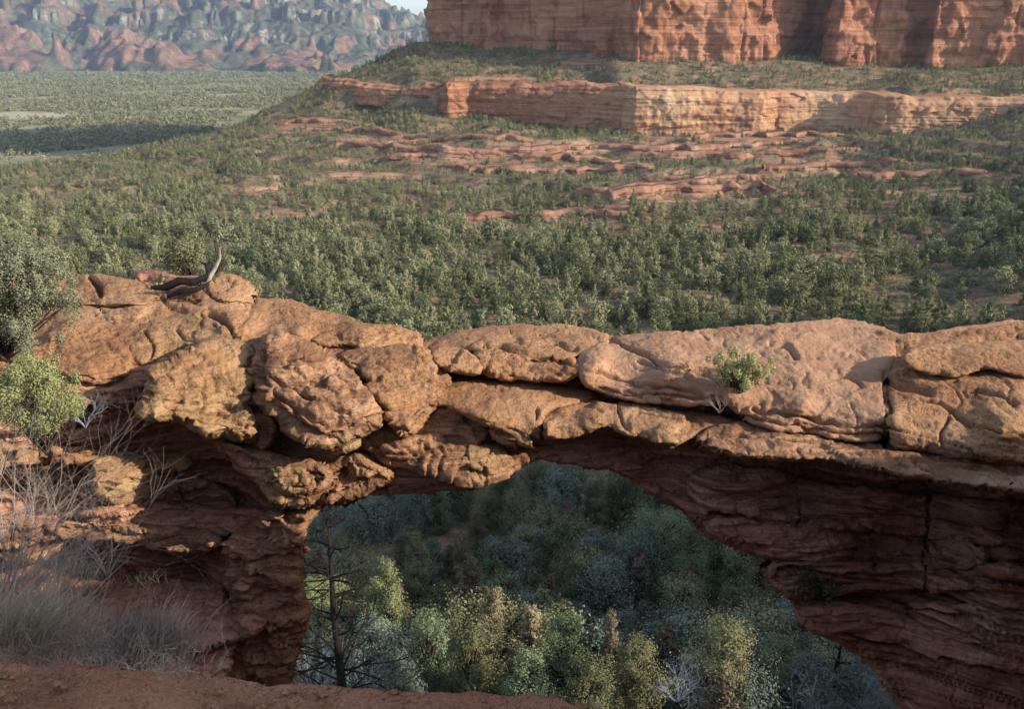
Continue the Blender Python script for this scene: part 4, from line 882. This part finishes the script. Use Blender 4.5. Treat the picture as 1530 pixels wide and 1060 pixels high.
def fissures(X, Y):
    wx = X+3.2*vn(np.stack([X/17., Y/17., 0*X], -1), 301); wy = Y+3.2*vn(np.stack([X/17., Y/17., 0*X], -1), 302); out = np.zeros(X.shape)
    for c, w_, d_ in CRACKS:
        if wx.min() > c[:, 0].max()+12 or wx.max() < c[:, 0].min()-12 or wy.min() > c[:, 1].max()+12 or wy.max() < c[:, 1].min()-12: continue
        best = np.full(X.shape, 1e9)
        for a, b in zip(c[:-1], c[1:]):
            dx, dy = b-a; t = np.clip(((wx-a[0])*dx+(wy-a[1])*dy)/(dx*dx+dy*dy), 0, 1); best = np.minimum(best, np.hypot(wx-a[0]-t*dx, wy-a[1]-t*dy))
        ww = w_*(1+.5*vn(np.stack([X/30., Y/30., 0*X+5], -1), 303)); out = np.maximum(out, d_*np.exp(-(best/ww)**2))
    return out
    o = rock(poly, 0, Y*.012, 12, Y*.012, mat, D=[(px, py, Y)], step=1.5, strata=.3, amp=1.5, name='boulder', label=label, cat=cat); ARCH = a
    return o
free_rock(1403, 328, float(ground_hit(1403, 333)), 28, 27, 'orange', 'pale orange boulder lying alone on the right wooded slope')

# ------------------------------------------------------------------ trees seen through the arch
KM = dict(yellow='yellow', golden='golden', olive='olive', blue='blue', green='green', dark='forest', brown='brownleaf', pale='sage')
HT = [ # px, top py, Y, half width px, shape, kind, label
 (575,842,46,48,'cone','yellow','yellow-green pine catching sun, right of the dead snag'),
 (472,868,50,34,'round','yellow','pale yellow-green tree at the foot of the left pillar'),
 (622,800,56,42,'cone','olive','tall olive conifer behind the yellow-green pine'),
 (735,884,40,46,'cone','golden','golden-tipped juniper, tallest of the pale group in mid arch'),
 (795,908,42,34,'cone','golden','smaller golden juniper just right of the golden-tipped one'),
 (846,926,38,44,'round','green','green bushy juniper right of the golden pair'),
 (915,918,37,34,'cone','brown','grey-brown thin-topped conifer behind the low green junipers'),
 (955,965,35,46,'round','olive','rounded olive juniper above the bottom edge of the arch view'),
 (765,858,60,30,'cone','blue','small blue-green fir peeking between golden and round olive trees'),
 (872,828,60,50,'round','olive','round olive tree in the centre of the arch opening'),
 (985,762,64,62,'column','green','big deep green pine beneath the right side of the arch'),
 (1030,840,58,40,'round','green','deep green tree leaning against the right rock wall'),
 (1085,932,36,54,'round','olive','large rounded olive juniper at lower right of the arch view'),
 (722,806,74,38,'round','olive','dusky olive tree left of the purple-grey thicket'),
 (640,738,86,50,'round','blue','blue-green tree under the lit underside of the arch'),
 (545,742,80,48,'round','blue','grey-blue tree beside the left pillar top'),
 (697,752,92,40,'round','dark','dark tree in deep shade under mid arch'),
 (850,706,104,44,'round','dark','dark tree at the very top of the opening'),
 (935,736,88,52,'round','blue','blue-green tree below the dark ledge'),
 (1100,828,74,44,'round','dark','dark tree against the right wall'),
 (1152,902,54,40,'round','green','green shrubby tree under the right wall foot'),
 (485,792,70,34,'cone','blue','narrow blue-grey tree behind the dead snag'),
 (1010,722,98,44,'round','blue','bluish tree near the upper right of the opening'),
 (560,930,38,44,'round','blue','blue-green juniper behind the bare snag branches'),
 (690,880,50,38,'cone','brown','brownish conifer left of the golden juniper'),
 (640,924,38,42,'column','green','dark green juniper, lower left of the golden one'),
 (700,930,36,40,'column','olive','shadowed olive juniper below the golden-tipped crown'),
 (1165,960,39,34,'round','green','low green tree among pale bare brush'),
 (790,980,34,40,'round','green','low green juniper behind the dry grass tuft'),
 (880,990,33,44,'round','olive','low olive juniper at the bottom of the opening'),
 (590,985,34,44,'round','blue','low blue-green juniper near the snag base'),
 (760,735,100,34,'round','dark','dark crown beneath the tan knob of the arch'),
 (590,780,90,34,'round','dark','dark crown between two blue-green trees'),
 (1290,1000,42,50,'round','blue','blue-green tree at the lower right under the slanting wall'),
]
rh = np.random.default_rng(77)
for (px, py, Y, hw, shp, kd, lab) in HT:
    top = pix(px, py, Y); zg = float(tz(np.array([top[0]]), np.array([Y]))[0]); H = top[2]-zg
    dist = math.hypot(Y, top[2]); Rr = 1.22*hw/F*dist; H = max(H, Rr*1.4)
    make_tree(rh, 'juniper_tree' if shp != 'cone' else 'pine_tree', shp, H, Rr, int(26000), int(210), .030+.0005*dist, KM[kd], (top[0], Y, top[2]-H), lab, 'tree', None, 0.02, lump=.22)
# filler trees of the shaded canyon
nf = 0
for _ in range(1200):
    px = rh.uniform(430, 1340); Y = rh.uniform(34**.5, 150**.5)**2; u = (px-CX)/F
    X = u*Y*1.05; z = float(tz(np.array([X]), np.array([Y]))[0]); H = rh.uniform(4.0, 8.0)
    if nf >= 230: break
    qx, qy, dd = proj(np.array([X, Y, z+H])); 
    if qy > 1050 or qy < 690: continue
    Rr = H*rh.uniform(.3, .42)
    if nf < 12:
        if nf == 0: fproto = []
        root = make_tree(rh, 'canyon_tree', ['round', 'cone', 'column'][nf % 3], 1.0, [.33, .24, .28][nf % 3], 12000, 130, .0125, ['blue', 'green', 'forest', 'olive', 'brownleaf', 'blue'][nf % 6], (X, Y, z), 'shadowed evergreen crowding the canyon floor seen through the arch', 'tree', 'shadowed trees of the canyon floor', .03)
        fproto.append(root)
    else:
        src = fproto[rh.integers(0, 12)]; root = src.copy(); C.collection.objects.link(root)
        for ch in src.children: c2 = ch.copy(); C.collection.objects.link(c2); c2.parent = root
        root.location = (X, Y, z)
    root.scale = (H, H, H); root.rotation_euler = (0, 0, rh.uniform(0, 6.28)); nf += 1

# dead snag
def snag(px, top, bot, Y, label, mat, nb, hw, name='dead_tree'):
    a = pix(px, bot, Y); b = pix(px, top, Y); z0 = float(tz(np.array([a[0]]), np.array([Y]))[0])
    root = empty(name, (a[0], Y, min(z0, a[2])), label, 'dead tree' if name == 'dead_tree' else 'shrub')
    H = b[2]-root.location[2]; rg = np.random.default_rng(int(px)); g = Geo()
    tube(g, [(0, 0, -.3), (.1, 0, H*.35), (-.06, .05, H*.7), (.05, 0, H)], [.32, .25, .15, .03], 7)
    put('trunk', g.mesh('trunk', MAT['char'], True), root); g = Geo()
    for k in range(nb):
        h = H*rg.uniform(.28, .96); an = rg.uniform(0, 6.28); L = hw*(1.15-h/H)*rg.uniform(.6, 1.2)+.3
        branch(g, rg, (0, 0, h), (math.cos(an), math.sin(an)*.8, rg.uniform(-.15, .5)), L, .06, 2, .5, 5, (2, 4), .7, .25, .6)
    put('branches', g.mesh('branches', MAT[mat], True), root)
    return root
snag(510, 762, 1035, 33, 'dead blackened snag with bare upswept branches left in the arch opening', 'char', 64, 4.4)
snag(1240, 958, 1070, 40, 'thin bare dark trunk standing in pale brush at lower right', 'char', 16, 1.8)
def bare_shrub(px, py, Y, H, n, mat, label, depth=3, r=.03, spread=.6, lean=(0, 0), name='bare_shrub', cat='bare shrub', z=None, kids=(3, 5), wig=.35, group=None, bot=None):
    p = pix(px, py, Y)
    if z is not None: p[2] = z
    root = empty(name, tuple(p), label, cat, group); rg = np.random.default_rng(int(px*3+py)); g = Geo()
    for k in range(n):
        an = rg.uniform(0, 6.28); el = rg.uniform(.5, 2.2)
        branch(g, rg, (0, 0, 0), (math.cos(an)+lean[0], math.sin(an)*.8+lean[1], el), H*rg.uniform(.6, 1), r, depth, wig, 5, kids, spread, .1, .6, None, 3)
    put('branches', g.mesh('branches', MAT[mat], True), root)
    return root
for (px, py, Y, H, lab) in [(1185, 1075, 36, 3.2, 'pale blue-grey bare shrub right of the large rounded juniper'), (1225, 1050, 40, 3.4, 'pale bare brush left of the thin dark trunk'), (1285, 1065, 38, 3.0, 'pale bare brush right of the thin dark trunk'),
                            (540, 1040, 36, 3.0, 'grey bare brush around the foot of the black snag'), (470, 1035, 36, 3.2, 'grey bare brush between snag and left pillar'), (800, 790, 92, 6.0, 'purple-grey leafless thicket in the middle of the opening'),
                            (1010, 1050, 33, 2.0, 'whitish bare bush just left of the rounded juniper'), (860, 800, 88, 5.0, 'purple-grey leafless tree above the round olive tree')]:
    bare_shrub(px, py, Y, H, 12, 'bluetwig', lab, 3, .022 if Y < 60 else .05, .7)

# ------------------------------------------------------------------ bushes and grass on the rock
def bush(px, py, Y, hwx, hwz, n, leaf, mat, label, seed, stem=(0, -1), name='bush', cat='bush', clumps=60, lump=.3, flat=.8, cut=None):
    """crown centred on the photo position; stem runs down to stem point (m, relative)"""
    c = pix(px, py, Y); rg = np.random.default_rng(seed)
    root = empty(name, (c[0]+stem[0], c[1], c[2]+stem[1]), label, cat)
    d = rg.normal(size=(clumps, 3)); d /= np.linalg.norm(d, axis=1)[:, None]; lb = 1+.35*np.sin(d[:, 0]*5+seed)*np.cos(d[:, 2]*4+seed*2); Cc = d*(rg.uniform(.2, 1.12, clumps)**.6*lb)[:, None]*np.array([hwx, hwx*flat, hwz])
    k = rg.integers(0, clumps, n); e = rg.normal(size=(n, 3)); e /= np.linalg.norm(e, axis=1)[:, None]
    cr = min(hwx, hwz)*lump*rg.uniform(.5, 1.2, clumps)
    P = Cc[k]+e*(cr[k]*rg.uniform(.2, 1, n)**.5)[:, None]*np.array([.8, .8, 1.3])
    off = np.array([-stem[0], 0, -stem[1]]); g = Geo(); g.add(*leaves(rg, P+off, leaf, .3, .5, out=e))
    put('crown', g.mesh('crown', MAT[mat]), root)
    g = Geo()
    for q in Cc:
        q = q+off; m1 = q*.5+np.array([rg.normal()*.05, rg.normal()*.05, 0]); tube(g, [(0, 0, -.05), m1*.5+rg.normal(size=3)*.02, m1, q], [.03*hwx+.004, .02*hwx+.003, .012*hwx+.002, .003], 4)
    put('branches', g.mesh('branches', MAT['bark'], True), root)
    return root
bush(1106, 552, 14.1, .56, .31, 8500, .019, 'arch_bush', 'bright green bush growing from a crack on the arch top', 1, (-.05, -.52), clumps=70, lump=.3)
bush(52, 590, 11.6, .66, .62, 26000, .017, 'bright', 'dense yellow-green bush against the left rock wall', 2, (0, -.9), clumps=80, lump=.3)
bush(20, 438, 12.6, .90, .78, 34000, .018, 'juniper', 'large grey-green juniper at the left edge above the arch', 3, (-.3, -1.0), clumps=110, lump=.26, name='juniper_bush')
bush(268, 372, 18.6, .62, .62, 6500, .026, 'sage', 'thin twisted juniper on the far left edge of the arch top', 4, (.25, -.85), name='twisted_juniper', cat='tree', clumps=30, lump=.34)
bush(335, 345, 18.8, .32, .34, 900, .035, 'juniper', 'sparse sprig of leaves beside the silver dead branch', 5, (-.2, -.9), name='small_juniper', cat='tree', clumps=14, lump=.4)
bush(243, 430, 17.3, .22, .13, 900, .028, 'bright', 'low green sprig hugging the dark rock below the twisted juniper', 6, (.0, -.15), clumps=14, lump=.4)
bush(1232, 872, 12.9, .62, .30, 1700, .026, 'brownleaf', 'dull brown-green shrub clinging to the dark right wall', 7, (.1, -.35), clumps=40, lump=.3, name='wall_shrub', cat='shrub')
# dead branch by the twisted juniper
p = pix(310, 436, 17.2); root = empty('dead_branch', tuple(p), 'twisted silver dead branch curving up beside the back boulder', 'dead branch')
def loc(px, py, Y=17.2): return pix(px, py, Y)-p
g = Geo(); tube(g, [loc(262, 446), loc(285, 442), loc(300, 434), loc(306, 425), loc(300, 418)], [.03, .05, .06, .05, .03], 6); tube(g, [loc(306, 428), loc(314, 412), loc(322, 400), loc(329, 385), loc(328, 370), loc(338, 365)], [.075, .055, .04, .03, .022, .01], 6)
tube(g, [loc(300, 434), loc(312, 440), loc(318, 450)], [.045, .03, .012], 5)
put('branch', g.mesh('branch', MAT['deadwood'], True), root)
g = Geo(); tube(g, [loc(226, 430, 16.7), loc(246, 430, 16.7), loc(268, 420, 16.7), loc(290, 422, 16.7), loc(310, 412, 16.8)], [.04, .08, .09, .08, .05], 6); tube(g, [loc(250, 444, 16.4), loc(268, 436, 16.4), loc(290, 434, 16.4), loc(310, 426, 16.6)], [.03, .06, .06, .04], 6); tube(g, [loc(308, 420), loc(312, 405), loc(308, 395), loc(300, 392)], [.07, .06, .04, .015], 6); put('branch', g.mesh('branch', MAT['char'], True), root)
def rootsbare(px, py, Y, H, n, mat, label, depth=2, r=.008, lean=(0, 0), **k): return bare_shrub(px, py, Y, H, n, mat, label, depth, r, .55, lean, **k)
rootsbare(1075, 618, 13.7, .42, 7, 'greytwig', 'dead grey twigs hanging under the bright bush', r=.008)
rootsbare(128, 640, 11.7, .55, 8, 'bluetwig', 'bleached bare twigs at the right side of the left bush', r=.008)
rootsbare(-5, 925, 4.5, 1.05, 46, 'greytwig', 'big leafless grey shrub at the left edge in front of the arch', depth=3, r=.0048, lean=(.15, 0))
rootsbare(75, 915, 4.7, .6, 22, 'greytwig', 'smaller leafless grey shrub right of the big one', depth=3, r=.0035, lean=(.4, 0))
rootsbare(160, 860, 5.4, .42, 4, 'greytwig', 'slender dry stems poking up before the dark cave', depth=2, r=.005, lean=(.1, 0))
rootsbare(1436, 1085, 3.2, .12, 3, 'greytwig', 'pale dry forked stems at the bottom right corner', depth=1, r=.0025)
# near left bank under the shrubs
def build_bank():
    xs = np.linspace(-6.5, -.9, 200); ys = np.linspace(2.6, 6.6, 150); X, Y = np.meshgrid(xs, ys)
    uu = X/Y
    top = np.interp(uu, [-1.2, -.713, -.62, -.535, -.48, -.42, -.36, -.2], [.66, .715, .75, .793, .83, .88, 1.2, 2.2])   # tan of view angle of the bank surface at its crest
    Z = -top*5.0-.35*(Y-5.0)+.06*fbm(np.stack([X*1.5, Y*1.5, 0*X], -1), 4, 131)
    Z = Z-2.2*sst(5.0, 6.6, Y)
    P = np.stack([X, Y, Z], -1); n, mc = X.shape; idx = np.arange(n*mc).reshape(n, mc)
    q = np.stack([idx[:-1, :-1], idx[:-1, 1:], idx[1:, 1:], idx[1:, :-1]], -1).reshape(-1, 4)
    put('bank', mesh_np('bank', P.reshape(-1, 3), [q], True, None, [MAT['dirt']]), kind='structure', label='red dirt bank below the rim at lower left')
build_bank()
def build_pebbles():
    rg = np.random.default_rng(21); n = 15000; X = rg.uniform(-2.6, 1.6, n); Y = rg.uniform(1.2, 3.2, n); br = 2.45+.0*X
    Zr = rim_z(X, Y); tn = -Zr/Y; bx = pix([0, 250, 330, 430, 560, 640, 760, 900, 1100], [1003, 1004, 1002, 1018, 1024, 1036, 1044, 1056, 1078], 1.0); Yb = 1.75/(-bx[:, 2]-.13); br = np.interp(X, bx[:, 0]*Yb, Yb)
    k = Y < br-.03; X, Y, Zr = X[k], Y[k], Zr[k]; n = len(X); R0 = .0025+.022*rg.uniform(0, 1, n)**5
    ico = np.array([(1, 0, 0), (-1, 0, 0), (0, 1, 0), (0, -1, 0), (0, 0, 1), (0, 0, -1)], float); F = np.array([(0, 2, 4), (2, 1, 4), (1, 3, 4), (3, 0, 4), (2, 0, 5), (1, 2, 5), (3, 1, 5), (0, 3, 5)])
    V = ico[None]*R0[:, None, None]*rg.uniform(.5, 1.3, (n, 6, 1)); an = rg.uniform(0, 6.28, n); c, s_ = np.cos(an)[:, None], np.sin(an)[:, None]
    V = np.stack([V[..., 0]*c-V[..., 1]*s_, V[..., 0]*s_+V[..., 1]*c, V[..., 2]*.7], -1)+np.stack([X, Y, Zr+.004], -1)[:, None]
    put('gravel', mesh_np('gravel', V.reshape(-1, 3), [(np.arange(n)[:, None, None]*6+F[None]).reshape(-1, 3)], False, None, [MAT['orange']]), kind='stuff', label='small red stones strewn over the dirt rim')
build_pebbles()
def grass(px, py, Y, n, L, wdt, mat, label, lean, seed, spread=.15, name='grass_tuft', fan=.35):
    c = pix(px, py, Y); rg = np.random.default_rng(seed); b = np.stack([rg.normal(size=n)*spread, rg.normal(size=n)*spread*.6, 0*np.arange(n)], -1)
    d = np.stack([rg.normal(size=n)*fan+lean[0], rg.normal(size=n)*fan+lean[1], np.ones(n)], -1); d /= np.linalg.norm(d, axis=1)[:, None]
    L = L*rg.uniform(.5, 1.1, n)[:, None]; side = np.cross(d, rg.normal(size=(n, 3))); side /= np.linalg.norm(side, axis=1)[:, None]; side *= wdt
    m = b+d*L*.55; t = b+d*L+np.array([0, 0, -.12])*L+rg.normal(size=(n, 3))*.06*L
    V = np.stack([b-side, b+side, m+side*.8, m-side*.8, t], 1).reshape(-1, 3); i = np.arange(n)[:, None]*5
    me = mesh_np('grass', V, [i+np.array([[0, 1, 2, 3]]), i+np.array([[3, 2, 4]])], False, None, [MAT[mat]])
    return put(name, me, None, label, 'grass', None, None, tuple(c))
grass(205, 985, 3.7, 1500, .36, .0019, 'purplegrass', 'broad clump of fine grey-tan dry grass leaning right', (.45, 0), 1, .13)
grass(25, 965, 3.7, 1000, .46, .002, 'greengrass', 'pale dry grass clump at the left edge', (.55, 0), 2, .16)
grass(110, 985, 3.5, 1100, .16, .0014, 'purplegrass', 'matted low dry grass between the two clumps', (.2, 0), 3, .22, fan=.8)
grass(240, 1005, 3.3, 260, .10, .0014, 'drygrass', 'sparse straw at the brink below the broad clump', (.2, 0), 4, .12, fan=1.0)
grass(808, 1058, 2.55, 90, .10, .0011, 'drygrass', 'small tuft of yellow dry grass on the bottom rim', (.05, 0), 5, .018, fan=.5)
grass(885, 1060, 2.4, 20, .06, .001, 'drygrass', 'few dry blades right of the small tuft', (.1, 0), 6, .012, fan=.5)
grass(222, 872, 11.9, 60, .30, .004, 'drygrass', 'little fan of pale fern-like blades before the dark cave', (.1, 0), 7, .16, fan=.5)
grass(60, 880, 4.8, 500, .35, .0016, 'greengrass', 'dim dry grass behind the leafless shrub', (.3, 0), 8, .2)

# ------------------------------------------------------------------ haze
HAZE = 0.000062
me = bpy.data.meshes.new('haze')
x0, x1, y0, y1, z0, z1 = -14000, 35000, -60, 16500, -140, 620
x0, x1 = -29000, 35000
V = [(x, y, z) for z in (z0, z1) for y in (y0, y1) for x in (x0, x1)]
me.from_pydata(V, [], [(0, 2, 3, 1), (4, 5, 7, 6), (0, 1, 5, 4), (2, 6, 7, 3), (0, 4, 6, 2), (1, 3, 7, 5)])
hm = bpy.data.materials.new('haze_air'); hm.use_nodes = True; t = hm.node_tree; t.nodes.clear()
pv = t.nodes.new('ShaderNodeVolumePrincipled'); pv.inputs['Density'].default_value = HAZE; pv.inputs['Color'].default_value = (.55, .72, 1.0, 1); pv.inputs['Anisotropy'].default_value = .2
ot = t.nodes.new('ShaderNodeOutputMaterial'); t.links.new(pv.outputs[0], ot.inputs['Volume']); me.materials.append(hm)
put('haze', me, kind='stuff', label='thin blue haze over the far valley')
